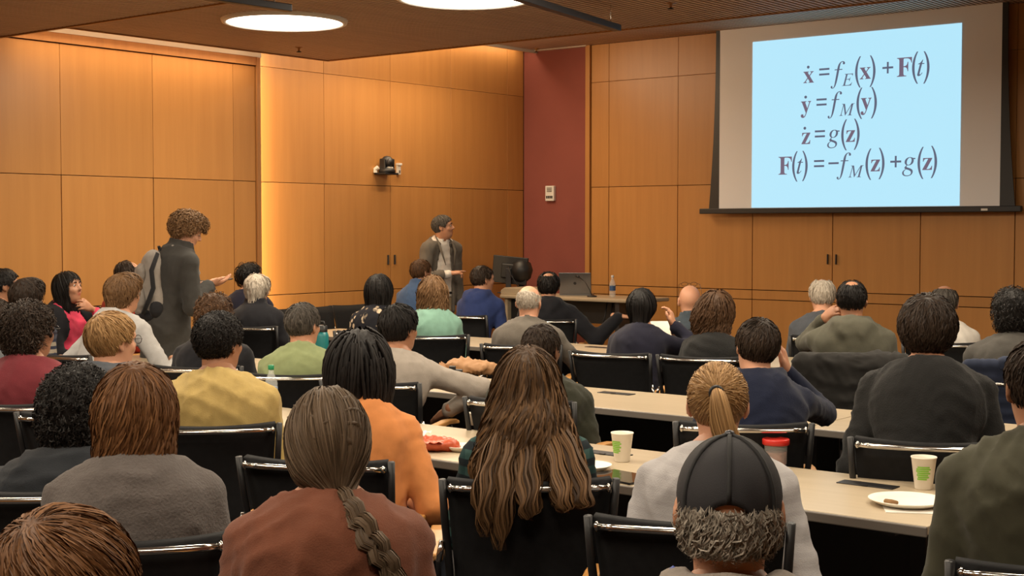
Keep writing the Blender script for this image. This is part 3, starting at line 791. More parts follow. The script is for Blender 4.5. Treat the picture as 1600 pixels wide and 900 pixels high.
    P, F = solid_mesh([nkc] + hp_rims, (.0058 if spec.get('eyes') else .0068) if near else .0088)
    Ps.append(P); Fs.append(F + o); o += len(P)
    for s in (-1, 1):
        a = arms[s]; hP, hF = hand(s, a['curl'], a['point'], a['thumb'], .0058 if near else .0085); sc_ = .93 if fem else 1.0
        Ps.append((hP * sc_) @ a['R'].T + a['W']); Fs.append(hF + o); o += len(hP)
    P = np.concatenate(Ps); F = np.concatenate(Fs)
    loc = (P - HCn) @ hd / hs
    lip = np.exp(-((loc[:, 0] / .020) ** 4 + ((loc[:, 2] + .0555) / .011) ** 4)) * (loc[:, 1] > .07)
    root = link('person', mesh_from('person_body', P, F, skin('skin_' + spec['skin'], SK[spec['skin']]), {'lip': lip}))
    # --- clothes
    def garment(name, prims, m, h, cut=None, fold=.0022, sc=1.0, seed=0):
        GP, GF = solid_mesh(prims, h, cut)
        GP = folds(GP, vnormals(GP, GF), fold, sd * 13 + seed, sc)
        return link(name, mesh_from(name, GP, GF, m), root)
    h1 = .0135 if near else .019
    e = spec.get('loose', .012)
    nl = NB + V(0, -.01, spec.get('neckline', .012)); nn = V(0, .42, .9); nn /= np.linalg.norm(nn)
    wz = hipz - .075 if not stand else hipz - spec.get('hem', .06)
    def cut_top(f, X, Y, Z):
        f = np.maximum(f, np.minimum((X - nl[0]) * nn[0] + (Y - nl[1]) * nn[1] + (Z - nl[2]) * nn[2], .15 - np.sqrt((X - nl[0]) ** 2 + (Y - nl[1]) ** 2)))
        return np.maximum(f, wz - Z)
    top = spec['top_mat']; upto = spec.get('sleeve', .93)
    tors = trunk(e) + sleeve(e, upto, spec.get('armlo', 1.0))
    if spec.get('coat'): tors += [cone(PC + V(0, 0, .05), PC + V(0, .02, -.42), .17, .20, .06)]; wz = hipz - .42
    axis = HCn + hd @ V(0, -.022, -.045) - NB; axis /= np.linalg.norm(axis)
    col = spec.get('collar', 'crew')
    def ring(rad, th, z0, zf, n=12, open_=0.0):   # ring of tubes round the neck, higher at the back
        pts = []
        for i in range(n + 1):
            a = -math.pi / 2 + open_ + (2 * math.pi - 2 * open_) * i / n - math.pi + math.pi
            a = math.pi / 2 + open_ + (2 * math.pi - 2 * open_) * i / n
            pts.append(NB + V(rad * math.cos(a), rad * 1.02 * math.sin(a) - .006, z0 + (zf - z0) * (math.sin(a) + 1) / 2))
        return [cone(pts[i], pts[i + 1], th, th, .004) for i in range(n)]
    post = []
    if col == 'crew': post = ring(nk + .016, .0075, .026, -.018)
    elif col == 'shirt': post = ring(nk + .013, .010, .048, .0, open_=.25) + ring(nk + .021, .010, .028, -.012, open_=.3)
    elif col == 'stand': post = ring(nk + .018, .013, .05, .01) + ring(nk + .022, .013, .028, -.01) + ring(nk + .02, .012, .068, .03)
    elif col == 'hood':
        post = ring(nk + .030, .024, .036, -.040)
        post += [ell(NB + V(0, -.125, -.045), (.105, .050, .080), k=.03)]
        for q in (-1, 1): post += [cone(NB + V(.088 * q, -.02, .018), NB + V(.085 * q, -.10, -.005), .032, .034, .03), cone(NB + V(.085 * q, -.10, -.005), NB + V(.045 * q, -.15, -.05), .034, .030, .03), cone(NB + V(.045 * q, -.15, -.05), NB + V(0, -.155, -.10), .030, .026, .03)]
    def cut_col(f, X, Y, Z):
        f = cut_top(f, X, Y, Z)
        if post:
            xs_, ys_, zs_ = X[:, 0, 0], Y[0, :, 0], Z[0, 0, :]
            f = comb(f, ev_grid(post, xs_, ys_, zs_), .012)
        return f
    nm = spec.get('top_name', 'shirt')
    GP_prims = tors + ([] if not post else [])
    garment(nm, GP_prims, top, h1, cut_col, spec.get('fold', .0024), spec.get('foldsc', 1.0), 1)
    if spec.get('open'):        # an open jacket or cardigan over the shirt
        ow = spec['open']
        def cut_open(f, X, Y, Z):
            f = np.maximum(f, np.minimum((X - nl[0]) * nn[0] + (Y - nl[1]) * nn[1] + (Z - (nl[2] - .004)) * nn[2], .15 - np.sqrt((X - nl[0]) ** 2 + (Y - nl[1]) ** 2)))
            f = np.maximum(f, (hipz - ow.get('hem', .16)) - Z)
            zz = np.clip((NB[2] - Z) / .35, 0, 1)
            wdt = ow['w0'] + (ow['w1'] - ow['w0']) * zz
            wedge = np.maximum(np.abs(X - .0) - wdt, (.0 - (Y - CH[1])))
            return np.maximum(f, -wedge)
        garment('jacket', trunk(e + .014) + sleeve(e + .010, .86) + ([cone(PC, PC + V(0, 0, -.12), .165, .175, .05)] if stand else []) , ow['mat'], h1, cut_open, .002, 1.2, 5)
        if ow.get('lapel'):
            lp = MB()
            for s in (-1, 1):
                q = [NB + V(.070 * s, .0, .03), NB + V(.085 * s, .075, -.03), NB + V(.085 * s, .128, -.12), NB + V(.052 * s, .158, -.26)]
                lp.tube(q, [.008, .012, .013, .004], 6)
            o2 = lp.build('lapel', ow['mat'], root, smooth=True)
    # trousers, shoes
    tm = spec.get('leg_mat', M_JEANS)
    def cut_w(f, X, Y, Z): return np.maximum(f, Z - (hipz + .10))
    garment('trousers', [ell(PC + V(0, -.005, -.0), (.160 * g, .116 * g, .118), k=.05)] + leg_pr(.008), tm, .025, cut_w, .002, 1.0, 2)
    for s in (-1, 1):
        c = legs[s][2]
        SP, SF = solid_mesh([cone(c + V(0, -.03, -.045), c + V(.012 * s, .14, -.055), .040, .034, .03), cone(c + V(0, 0, .01), c + V(0, .02, -.03), .042, .042, .03)], .02, lambda f, X, Y, Z: np.maximum(f, .002 - Z))
        link('shoe', mesh_from('shoe', SP, SF, M_SHOE), root)
    # --- hair
    if st['kind'] != 'bald':
        HP, HF, HA = build_hair(st, sd, near)
        HP = (HP * hs) @ hd.T + HCn
        c1, c2 = HC[spec['hc']]
        link('hair', mesh_from('hair', HP, HF, hairmat('hair_' + spec['hc'], c1, c2), {'strand': HA}), root)
    TL = lambda p: tuple(hd @ (np.array(p, float) * hs) + HCn)
    if spec.get('eyes'):
        for s in (-1, 1):
            m = MB(); c = V(.031 * s, .0768, .012)
            nsg = 10
            for i in range(nsg + 1):
                ph = math.pi * i / nsg
                for k in range(12):
                    th = 2 * math.pi * k / 12; m.v.append(TL(c + .0108 * V(math.sin(ph) * math.cos(th), math.cos(ph), math.sin(ph) * math.sin(th))))
            for i in range(nsg):
                for k in range(12): m.f.append((i * 12 + k, i * 12 + (k + 1) % 12, (i + 1) * 12 + (k + 1) % 12, (i + 1) * 12 + k))
            me = m.mesh('eye', M_EYE, smooth=True); me.materials.append(M_IRIS)
            for i, q in enumerate(me.polygons): q.material_index = 1 if i < 24 else 0
            link('eye', me, root)
            br = MB().tube([TL((.014 * s, .092, .032)), TL((.030 * s, .0925, .037)), TL((.048 * s, .080, .032))], [.003, .0042, .002], 6)
            br.build('eyebrow', hairmat('hair_' + spec.get('hc', 'darkbrown'), *HC[spec.get('hc', 'darkbrown')]), root, smooth=True)
    if spec.get('glasses'):
        m = MB()
        dz, dy = spec.get('gl_off', (0, 0))
        Rg = rotm(pitch=spec.get('gl_pitch', 0))
        tg = lambda p: TL(Rg @ V(*p) + V(0, dy, dz))
        for s in (-1, 1):
            m.tube([tg((.033 * s + .023 * math.cos(a), .108, .010 + .018 * math.sin(a))) for a in np.linspace(0, 6.283, 17)], .0016, 5)
            m.tube([tg((.056 * s, .108, .016)), tg((.074 * s, .098, .016)), tg((.083 * s, .0, .016)), tg((.083 * s, -.025, -.004))], .0016, 5)
        m.tube([tg((-.010, .109, .014)), tg((0, .111, .017)), tg((.010, .109, .014))], .0016, 5)
        m.build('spectacles', M_GLASS_FRAME, root, smooth=True)
    root['_'] = 0; del root['_']
    info = dict(HC=HCn, NB=NB, PC=PC, T=T, hd=hd, TL=TL, arms=arms, SH=SHp, Lt=Lt, hs=hs, top_xy=(HCn + hd @ V(0, -.01, hair_top))[:2])
    return root, info
M_JEANS = cloth('denim', (.022, .026, .036), 'smooth')

# ------------------------------------------------------------------ projection screen
YS = YF - .14
sx0, sx1, sz0, sz1 = -7.50, -4.56, 1.84, 3.69
scr = empty('projection_screen', (-6.04, YS, 1.8)); tag(scr, 'white pull-down projection screen showing a slide of four equations', 'projection screen')
def rel(o, m): m.v = [(p[0] - o.location[0], p[1] - o.location[1], p[2] - o.location[2]) for p in m.v]; return m
rel(scr, MB().box(sx0, sx1, YS, YS + .006, sz0, sz1)).build('fabric', M_SCREEN, scr)
for s, (xa, xb) in ((-1, (sx0, -7.62)), (1, (sx1, -4.42))):       # dark tensioned side bands flaring towards the bottom
    n = 10; poly = [(xa, sz0), ] ; edge = []
    for i in range(n + 1):
        t = i / n; edge.append((xa + (xb - xa) * (.38 + .62 * (1 - t) ** 2.2), sz0 + (sz1 - sz0) * t))
    rel(scr, MB().prism([(xa, sz0)] + edge + [(xa, sz1)], YS - .002, YS + .008)).build('side_band', M_BLACK, scr)
rel(scr, MB().box(-7.72, -4.36, YS - .03, YS + .03, 1.79, 1.845)).build('bottom_bar', M_BLACK, scr, bevel=.006)
rel(scr, MB().box(-4.72, -4.66, YS - .034, YS - .03, 1.802, 1.822)).build('maker_plate', M_WHITE, scr)
# the slide: projected light put in as an even pale blue glow
ms = bpy.data.materials.new('slide_light'); ms.use_nodes = True; nt = ms.node_tree
b = nt.nodes['Principled BSDF']; b.inputs['Base Color'].default_value = (.06, .06, .06, 1); b.inputs['Roughness'].default_value = .9
b.inputs['Emission Color'].default_value = (.31, .545, .66, 1); b.inputs['Emission Strength'].default_value = 1.0
SLX0, SLX1, SLZ0, SLZ1 = -7.115, -4.935, 1.85, 3.54
rel(scr, MB().box(SLX0, SLX1, YS - .004, YS - .001, SLZ0, SLZ1)).build('slide', ms, scr)
M_INK = mat('slide_ink', (.02, .02, .02), .9, emit=((.075, .085, .13), 1.0))
M_INK2 = mat('slide_ink_plum', (.02, .02, .02), .9, emit=((.115, .085, .125), 1.0))
def glyph(ch, u, v, hpx, m=M_INK, sx=1.0):
    """one character; (u,v) pixel of its left baseline on the screen, size in metres"""
    p = at_y(u, v, YS - .006)
    c = bpy.data.curves.new('glyph', 'FONT'); c.body = ch; c.size = 1.0
    t = bpy.data.objects.new('glyph', c); COL.objects.link(t)
    me = bpy.data.meshes.new_from_object(t.evaluated_get(bpy.context.evaluated_depsgraph_get()))
    bpy.data.objects.remove(t); bpy.data.curves.remove(c)
    me.transform(Matrix.Diagonal((hpx * sx, hpx, 1, 1))); me.transform(Matrix.Rotation(math.pi / 2, 4, 'X'))
    me.materials.clear(); me.materials.append(m)
    o = link('glyph', me, scr, tuple(p - np.array(scr.location)))
    return o
Bx, By, Bz, BF = '\U0001d431', '\U0001d432', '\U0001d433', '\U0001d405'
If, Ig, It, IE, IM = '\U0001d453', '\U0001d454', '\U0001d461', '\U0001d438', '\U0001d440'
S_ = .245
def px(x, y, r2=False): return (1170 + x * 340 / 1600, (60 if not r2 else 180) + y * 140 / 659)
def put(ch, x, y, sc=1.0, m=M_INK, r2=False, sx=1.0): u, v = px(x, y, r2); glyph(ch, u, v, S_ * sc, m, sx)
for row in (
    [(Bx, 400, 330, 1, 1), ('.', 419, 222, 1.0, 0), ('=', 508, 310, .95, 0), (If, 628, 322, 1.12, 0), (IE, 690, 350, .68, 0), ('(', 770, 308, 1.34, 0), (Bx, 814, 302, 1, 1), (')', 886, 300, 1.34, 0), ('+', 972, 282, .95, 0), (BF, 1084, 284, 1.08, 1), ('(', 1188, 278, 1.34, 0), (It, 1238, 276, 1.05, 0), (')', 1281, 274, 1.34, 0)],
    [(By, 384, 548, 1, 1), ('.', 400, 442, 1.0, 0), ('=', 488, 532, .95, 0), (If, 606, 542, 1.12, 0), (IM, 670, 570, .68, 0), ('(', 780, 538, 1.34, 0), (By, 824, 526, 1, 1), (')', 896, 532, 1.34, 0)]):
    for ch, x, y, sc, pl in row: put(ch, x, y, sc, M_INK2 if pl else M_INK, False, .74 if ch in '()' else 1.0)
for row in (
    [(Bz, 384, 214, 1, 1), ('.', 394, 106, 1.0, 0), ('=', 476, 200, .95, 0), (Ig, 590, 200, 1.05, 0), ('(', 668, 204, 1.34, 0), (Bz, 710, 198, 1, 1), (')', 770, 198, 1.34, 0)],
    [(BF, 214, 438, 1.08, 1), ('(', 308, 434, 1.34, 0), (It, 352, 430, 1.05, 0), (')', 390, 430, 1.34, 0), ('=', 470, 418, .95, 0), ('\u2212', 576, 416, .95, 0), (If, 672, 426, 1.12, 0), (IM, 736, 458, .68, 0), ('(', 846, 420, 1.34, 0), (Bz, 892, 414, 1, 1), (')', 952, 414, 1.34, 0), ('+', 1030, 406, .95, 0), (Ig, 1142, 404, 1.05, 0), ('(', 1228, 412, 1.34, 0), (Bz, 1272, 404, 1, 1), (')', 1336, 404, 1.34, 0)]):
    for ch, x, y, sc, pl in row: put(ch, x, y, sc, M_INK2 if pl else M_INK, True, .74 if ch in '()' else 1.0)

# ------------------------------------------------------------------ wall and ceiling fittings
p = at_x(595, 262, XM)
cm = empty('conference_camera', (XM, p[1], p[2])); tag(cm, 'black motorised conference camera on a bracket on the wood wall', 'camera')
MB().box(0, .16, -.10, .10, -.075, -.055).build('bracket', M_BLACK, cm, bevel=.005)
MB().lathe([(.085, 0), (.088, .02), (.075, .045), (.04, .05)], 24, (.09, .0, -.055)).build('base', M_BLACK, cm, smooth=True)
MB().tube([(.02, -.10, -.055), (.02, -.10, -.02), (.05, -.09, .0)], .022, 8).build('cable_gland', M_WHITE, cm)
MB().box(.05, .13, .055, .075, -.02, .09).build('yoke', M_BLACK, cm, bevel=.01); MB().box(.05, .13, -.075, -.055, -.02, .09).build('yoke', M_BLACK, cm, bevel=.01)
hd_ = MB(); q = V(.09, 0, .055)
for i in range(11):
    ph = math.pi * i / 10
    for k in range(16):
        th = 2 * math.pi * k / 16; hd_.v.append(tuple(q + .066 * V(math.cos(ph), math.sin(ph) * math.cos(th), math.sin(ph) * math.sin(th))))
for i in range(10):
    for k in range(16): hd_.f.append((i * 16 + k, i * 16 + (k + 1) % 16, (i + 1) * 16 + (k + 1) % 16, (i + 1) * 16 + k))
hd_.build('camera_head', M_BLACK, cm, smooth=True)
MB().tube([(.135, -.01, .055), (.165, -.02, .055)], [.035, .032], 16).build('lens', M_STEEL, cm, smooth=True)
MB().box(.10, .15, -.03, .03, -.015, .005).build('logo_plate', M_WHITE, cm, bevel=.004)
p = at_x(621, 264, XM)
ws = empty('wall_sensor', (XM, p[1], p[2])); tag(ws, 'small white sensor box on the wood wall beside the camera', 'sensor')
MB().box(0, .03, -.022, .022, -.06, .045).build('body', M_WHITE, ws, bevel=.004); MB().box(0, .045, -.026, .026, .035, .06).build('cap', M_WHITE, ws, bevel=.004); MB().box(.03, .033, -.012, .012, -.045, -.015).build('grille', M_EDGE, ws)
p = at_y(862, 302, YF)
sp = empty('wall_sounder', (p[0], YF, p[2])); tag(sp, 'cream alarm sounder box on the maroon wall', 'alarm')
MB().box(-.062, .062, -.045, 0, -.09, .085).build('housing', M_WHITE, sp, bevel=.008)
for i in range(5): MB().box(-.035, .035, -.048, -.044, .015 + i * .011, .021 + i * .011).build('louvre', M_EDGE, sp)
for i, x in enumerate((-.036, -.012, .012, .036)): MB().box(x - .009, x + .009, -.048, -.044, -.06, -.03).build('lettering', M_STEEL, sp)
def sprinkler(u, v, z, label):
    p = at_z(u, v, z); o = empty('sprinkler', tuple(p)); tag(o, label, 'sprinkler', 'ceiling sprinklers')
    MB().lathe([(.035, .01), (.036, 0), (.012, -.006), (.008, -.03)], 16).build('escutcheon', M_TRIM, o, smooth=True)
    MB().lathe([(.006, -.03), (.022, -.038), (.022, -.042), (.004, -.045)], 12).build('deflector', M_STEEL, o)
sprinkler(467, 74, 3.2, 'small sprinkler head in the ceiling below the round light at left')
sprinkler(838, 76, 3.69, 'small sprinkler head in the ceiling above the maroon wall')
sprinkler(1048, 5, 3.2, 'small sprinkler head in the ceiling between hanging bar and screen')
def bar(a, b_, label):
    a, b_ = np.array(a), np.array(b_); o = empty('hanging_bar', tuple(b_)); tag(o, label, 'hanging rail', 'dark rails hung under the ceiling')
    d = a - b_; L = np.linalg.norm(d); ang = math.atan2(d[1], d[0])
    R = Matrix.Rotation(ang, 4, 'Z')
    MB().box(0, L, -.03, .03, -.022, .022, R).build('rail', M_STEEL, o, bevel=.004)
    for t in (.12, L - .2): q = R @ Vector((t, 0, 0)); MB().tube([(q.x, q.y, .02), (q.x, q.y, 3.2 - b_[2])], .002, 5).build('wire', M_CHROME, o); MB().tube([(q.x, q.y, .02), (q.x, q.y, .05)], .006, 6).build('ferrule', M_CHROME, o)
e1 = at_z(965, 44, 3.05); f1 = at_z(815, -3, 3.05); bar(e1 + (f1 - e1) * 1.6, e1, 'dark hanging rail right of the round ceiling lights')
e2 = at_z(452, 13, 3.02); f2 = at_z(352, -2, 3.02); bar(e2 + (f2 - e2) * 1.6, e2, 'dark hanging rail above the left round ceiling light')

# ------------------------------------------------------------------ tables
TZ = .74
def table(x0, x1, y0, y1, label, hatch=(), dir_=1):
    o = empty('training_table', ((x0 + x1) / 2, (y0 + y1) / 2, 0)); L = (x1 - x0) / 2 - .002; Wd = (y1 - y0) / 2
    tag(o, label, 'table', 'long oak training tables')
    MB().box(-L, L, -Wd + .012, Wd - .004, TZ - .028, TZ).build('table_top', M_OAK, o, bevel=.003)
    MB().box(-L, L, -Wd, -Wd + .0118, TZ - .034, TZ - .001).build('edge_band', M_EDGE, o, bevel=.004)
    MB().box(-L + .12, L - .12, Wd - .10, Wd - .085, .32, TZ - .03).build('modesty_panel', M_BLACK, o)
    for s in (-1, 1):
        x = s * (L - .16)
        MB().box(x - .03, x + .03, -.04, .04, .03, TZ - .028).build('leg', M_BLACK, o, bevel=.006)
        MB().box(x - .03, x + .03, -Wd + .05, Wd - .05, .012, .045).build('foot', M_STEEL, o, bevel=.008)
        MB().box(x - .025, x + .025, -Wd + .08, Wd - .08, TZ - .06, TZ - .028).build('bracket', M_BLACK, o)
    for (hx, hy) in hatch:
        c = MB().box(-.105, .105, -.034, .034, 0, .004).build('cable_hatch', M_BLACK, o, loc=(hx - o.location[0], hy - o.location[1], TZ), bevel=.0015)
        MB().box(-.012, .012, -.038, -.024, .004, .006).build('finger_notch', M_STEEL, c)
    return o
def hp(u, v): p = at_z(u, v, TZ); return (p[0], p[1])
table(-3.46, -1.66, 4.10, 4.82, 'oak table at the right with green-print cup and large paper plate', [hp(1356, 758)])
table(-5.26, -3.464, 4.10, 4.82, 'oak table with the red snack bag, in front of the orange shirt', [hp(948, 709)])
table(-6.5, -5.264, 4.10, 4.82, 'oak table in front of the blue-grey hooded top at left')
table(-2.93, -1.13, 5.80, 6.52, 'oak table in front of the black sweater at right')
table(-4.73, -2.934, 5.80, 6.52, 'oak table in the middle with a cup at its right end', [hp(963, 615)])
table(-6.53, -4.734, 5.80, 6.52, 'oak table with paper plate and brown bag, beyond the teal plaid shirt')
table(-8.33, -6.534, 5.80, 6.52, 'oak table at left in front of the standing student')
table(-3.7, -1.9, 8.20, 8.92, 'oak table far right in front of the olive hooded sweater')
table(-5.5, -3.704, 8.20, 8.92, 'oak table with the cream folder, in front of the black top')
table(-7.3, -5.504, 8.20, 8.92, 'oak table in front of the grey suit jacket', [hp(935, 543)])
table(-9.1, -7.304, 8.20, 8.92, 'oak table near the empty black chairs by the wall')

# ------------------------------------------------------------------ chairs
def make_chair():
    o = empty('conference_chair')
    def back(u, v):
        w_ = .215 + .035 * v; x = (u * 2 - 1) * w_; z = .46 + .43 * v
        return (x, -.205 - .075 * v + .035 * (u * 2 - 1) ** 2 + .02 * math.sin(3.14 * v), z + .012 * (1 - (u * 2 - 1) ** 2) * (v > .99) * -1)
    m = MB().grid(back, 10, 6)
    bk = m.build('backrest', M_MESH, o, smooth=True, solid=.024)
    pts = [(x, -.292 + .035 * (x / .25) ** 2 , .868) for x in np.linspace(-.232, .232, 11)]
    MB().tube(pts, .010, 8).build('top_rail', M_CHROME, bk, smooth=True)
    for s in (-1, 1):
        MB().tube([(s * .232, -.257, .868), (s * .238, -.256, .868), (s * .246, -.254, .868)], [.013, .015, .006], 8).build('rail_knob', M_CHROME, bk, smooth=True)
        MB().tube([(s * .262, -.252, .893), (s * .255, -.225, .76), (s * .243, -.19, .62), (s * .235, -.16, .46), (s * .235, -.05, .42)], .012, 8).build('side_frame', M_BLACK, o, smooth=True)
        am = MB(); prof = [(-.20, .655), (-.10, .672), (.05, .676), (.16, .668), (.20, .655), (.20, .640), (.05, .652), (-.10, .648), (-.20, .632)]
        am.prism([(y, z) for y, z in prof], -.024, .024, Matrix.Translation((s * .285, 0, 0)) @ Matrix.Rotation(math.pi / 2, 4, 'Z'))
        ar = am.build('armrest', M_ARM, o, bevel=.006)
        MB().tube([(s * .285, -.19, .645), (s * .275, -.22, .64), (s * .262, -.215, .70)], .010, 6).build('arm_bracket', M_CHROME, ar, smooth=True)
        MB().tube([(s * .285, .12, .655), (s * .285, .16, .50), (s * .27, .17, .43)], .011, 6).build('arm_post', M_STEEL, ar, smooth=True)
        MB().tube([(s * .25, .20, .43), (s * .265, .22, .03)], .012, 8).build('leg', M_STEEL, o, smooth=True)
        MB().tube([(s * .25, -.17, .43), (s * .265, -.24, .03)], .012, 8).build('leg', M_STEEL, o, smooth=True)
        for y in (.22, -.24): MB().lathe([(.012, 0), (.026, .004), (.026, .026), (.012, .03)], 10, (s * .265, y, 0)).build('glide', M_BLACK, o)
    def seat(u, v):
        x = (u * 2 - 1) * .235; y = -.20 + .43 * v
        return (x, y, .448 - .03 * (v > .85) * (v - .85) / .15 - .012 * (1 - (u * 2 - 1) ** 2))
    MB().grid(seat, 8, 8).build('seat', M_MESH, o, smooth=True, solid=.045)
    return o
CHAIR0 = make_chair(); _chair_used = [False]
def chair(x, y, yaw, label, group='black chairs under the audience'):
    rz = -math.radians(yaw)
    if not _chair_used[0]: c = CHAIR0; _chair_used[0] = True; c.location = (x, y, 0); c.rotation_euler = (0, 0, rz)
    else: c = dup(CHAIR0, (x, y, 0), rz)
    return tag(c, label, 'chair', group)

# ------------------------------------------------------------------ speaker's desk and what stands on it
DZ = .93
a0 = at_y(785, 465, 11.75); a1 = at_y(1000, 465, 11.75)
dk = empty('lectern_desk', ((a0[0] + a1[0]) / 2, 12.0, 0)); tag(dk, 'light wood lectern desk at the front with monitor, laptop and bottle', 'desk')
dl = (a1[0] - a0[0]) / 2
MB().box(-dl, dl, -.30, .30, DZ - .04, DZ).build('desk_top', M_OAK, dk, bevel=.012)
MB().prism([(-dl, .0), (-dl + .36, .0), (-dl + .36, .045), (-dl + .33, .075), (-dl + .05, .075), (-dl, .045)], -.28, .1, Matrix.Translation((0, 0, DZ))).build('raised_shelf', M_OAK, dk, bevel=.006)
MB().box(-dl + .04, -dl + .08, -.26, .26, .02, DZ - .04).build('side_panel', M_OAK, dk); MB().box(-dl + .52, -dl + .56, -.26, .26, .02, DZ - .04).build('side_panel', M_OAK, dk)
MB().box(-dl + .08, -dl + .52, -.2, .2, DZ - .34, DZ - .06).build('equipment_rack', M_BLACK, dk); MB().box(-dl + .08, -dl + .52, -.24, .2, .1, DZ - .36).build('cupboard', M_OAK, dk)
MB().box(-dl + .56, dl - .35, -.05, -.02, DZ - .28, DZ - .04).build('cable_tray', M_BLACK, dk)
MB().box(dl - .30, dl - .25, -.25, .25, .03, DZ - .04).build('leg', M_STEEL, dk); MB().box(dl - .32, dl - .23, -.28, .28, 0, .03).build('foot', M_STEEL, dk)
for i in range(3):
    x = dl - .50 + i * .07; MB().tube([(x, -.1, DZ - .05), (x + .01, -.16, DZ - .2), (x - .03 + .04 * i, -.17, DZ - .34)], .007, 6).build('cable', M_BLACK, dk, smooth=True)
def on_desk(u, y): p = at_y(u, 455, y); return p[0], y
x, y = on_desk(797, 12.05)
mo = empty('monitor', (x, y, DZ), math.radians(20)); tag(mo, 'black monitor seen from behind on the lectern desk', 'monitor')
Rm = Matrix.Translation((0, 0, .25)) @ Matrix.Rotation(math.radians(5), 4, 'Y')
MB().box(-.20, .20, -.018, .018, -.15, .15, Rm).build('panel', M_BLACK, mo, bevel=.006)
MB().box(-.09, .09, -.05, -.018, -.09, .07, Rm).build('rear_housing', M_BLACK, mo, bevel=.012)
MB().box(-.03, .03, -.065, -.045, -.25, .02, Matrix.Translation((0, 0, .25))).build('stand', M_STEEL, mo, bevel=.004); MB().box(-.11, .11, -.12, .06, 0, .012).build('base', M_BLACK, mo, bevel=.004)
MB().tube([(.0, -.07, .3), (.04, -.09, .2), (.12, -.09, .08), (.16, -.08, .01)], .006, 6).build('cable', M_BLACK, mo, smooth=True)
x, y = on_desk(815, 12.12)
sk = empty('document_camera', (x, y, DZ)); tag(sk, 'rounded black device standing behind the monitor on the lectern desk', 'device')
MB().lathe([(.10, 0), (.10, .02), (.035, .05), (.03, .12)], 20).build('base', M_BLACK, sk, smooth=True); MB().lathe([(.05, .12), (.10, .16), (.125, .25), (.10, .33), (.03, .37)], 20).build('hood', M_BLACK, sk, smooth=True)
x, y = on_desk(899, 12.02)
lt = empty('laptop', (x, y, DZ), math.radians(28)); tag(lt, 'open grey laptop with bluish lid on the lectern desk', 'laptop')
M_ALU = mat('laptop_grey', (.20, .20, .21), .3, metal=.7)
MB().box(-.17, .17, -.0, .24, 0, .016).build('keyboard_base', M_ALU, lt, bevel=.004)
MB().box(-.17, .17, -.005, .005, 0, .235, Matrix.Translation((0, 0, .014)) @ Matrix.Rotation(math.radians(14), 4, 'X')).build('lid', M_ALU, lt, bevel=.004)
MB().lathe([(.016, 0), (.016, .002)], 16).build('badge', M_STEEL, lt).matrix_local = Matrix.Translation((0, -.034, .13)) @ Matrix.Rotation(math.radians(104), 4, 'X')
x, y = on_desk(925, 11.88)
mc = empty('gooseneck_microphone', (x, y, DZ)); tag(mc, 'thin black gooseneck microphone bending over the laptop', 'microphone')
MB().lathe([(.05, 0), (.05, .012), (.02, .02)], 20).build('base', M_BLACK, mc, smooth=True)
MB().tube([(0, 0, .015), (-.03, 0, .07), (-.1, .02, .15), (-.2, .05, .2)], .005, 6).build('neck', M_BLACK, mc, smooth=True); MB().tube([(-.2, .05, .2), (-.25, .06, .21)], [.011, .012], 8).build('capsule', M_BLACK, mc, smooth=True)

M_CLEAR = bpy.data.materials.new('clear_plastic'); M_CLEAR.use_nodes = True; _b = M_CLEAR.node_tree.nodes['Principled BSDF']
_b.inputs['Alpha'].default_value = .28; _b.inputs['Roughness'].default_value = .08; _b.inputs['Base Color'].default_value = (.75, .8, .8, 1)
def bottle(loc, label, capc, labc, s=1.0):
    o = empty('water_bottle', loc); tag(o, label, 'bottle')
    MB().lathe([(.028 * s, 0), (.032 * s, .006 * s), (.031 * s, .05 * s), (.0295 * s, .055 * s), (.032 * s, .06 * s), (.032 * s, .135 * s), (.022 * s, .165 * s), (.013 * s, .185 * s), (.013 * s, .20 * s)], 20).build('bottle_body', M_CLEAR, o, smooth=True)
    MB().lathe([(.0145 * s, .20 * s), (.015 * s, .205 * s), (.015 * s, .222 * s), (.013 * s, .224 * s)], 16).build('cap', mat('cap_' + str(capc), capc, .4), o, smooth=True)
    MB().lathe([(.0326 * s, .065 * s), (.0326 * s, .115 * s)], 20, cap=False).build('bottle_label', mat('label_' + str(labc), labc, .5), o, smooth=True)
x, y = on_desk(957, 12.0); bottle((x, y, DZ), 'water bottle with blue label on the lectern desk', (.6, .6, .6), (.03, .08, .2))
p = at_z(424, 640, TZ); bottle((p[0], p[1], TZ), 'clear water bottle with green cap beside the yellow sweater', (.01, .22, .09), (.35, .45, .6))
p = at_z(508, 560, TZ)
tb = empty('thermos_bottle', (p[0], 6.42, TZ)); tb.location[0] = at_y(503, 556, 6.42)[0]; tag(tb, 'teal insulated bottle with dark lid beside the green polo shirt', 'bottle')
MB().lathe([(.040, 0), (.045, .005), (.045, .20), (.036, .225)], 24).build('flask', mat('teal_enamel', (.01, .16, .17), .4), tb, smooth=True)
MB().lathe([(.037, .225), (.038, .23), (.036, .265), (.02, .27)], 20).build('lid', M_BLACK, tb, smooth=True); MB().tube([(-.03, 0, .265), (-.02, 0, .292), (.02, 0, .292), (.03, 0, .265)], .006, 6).build('carry_loop', M_BLACK, tb, smooth=True)

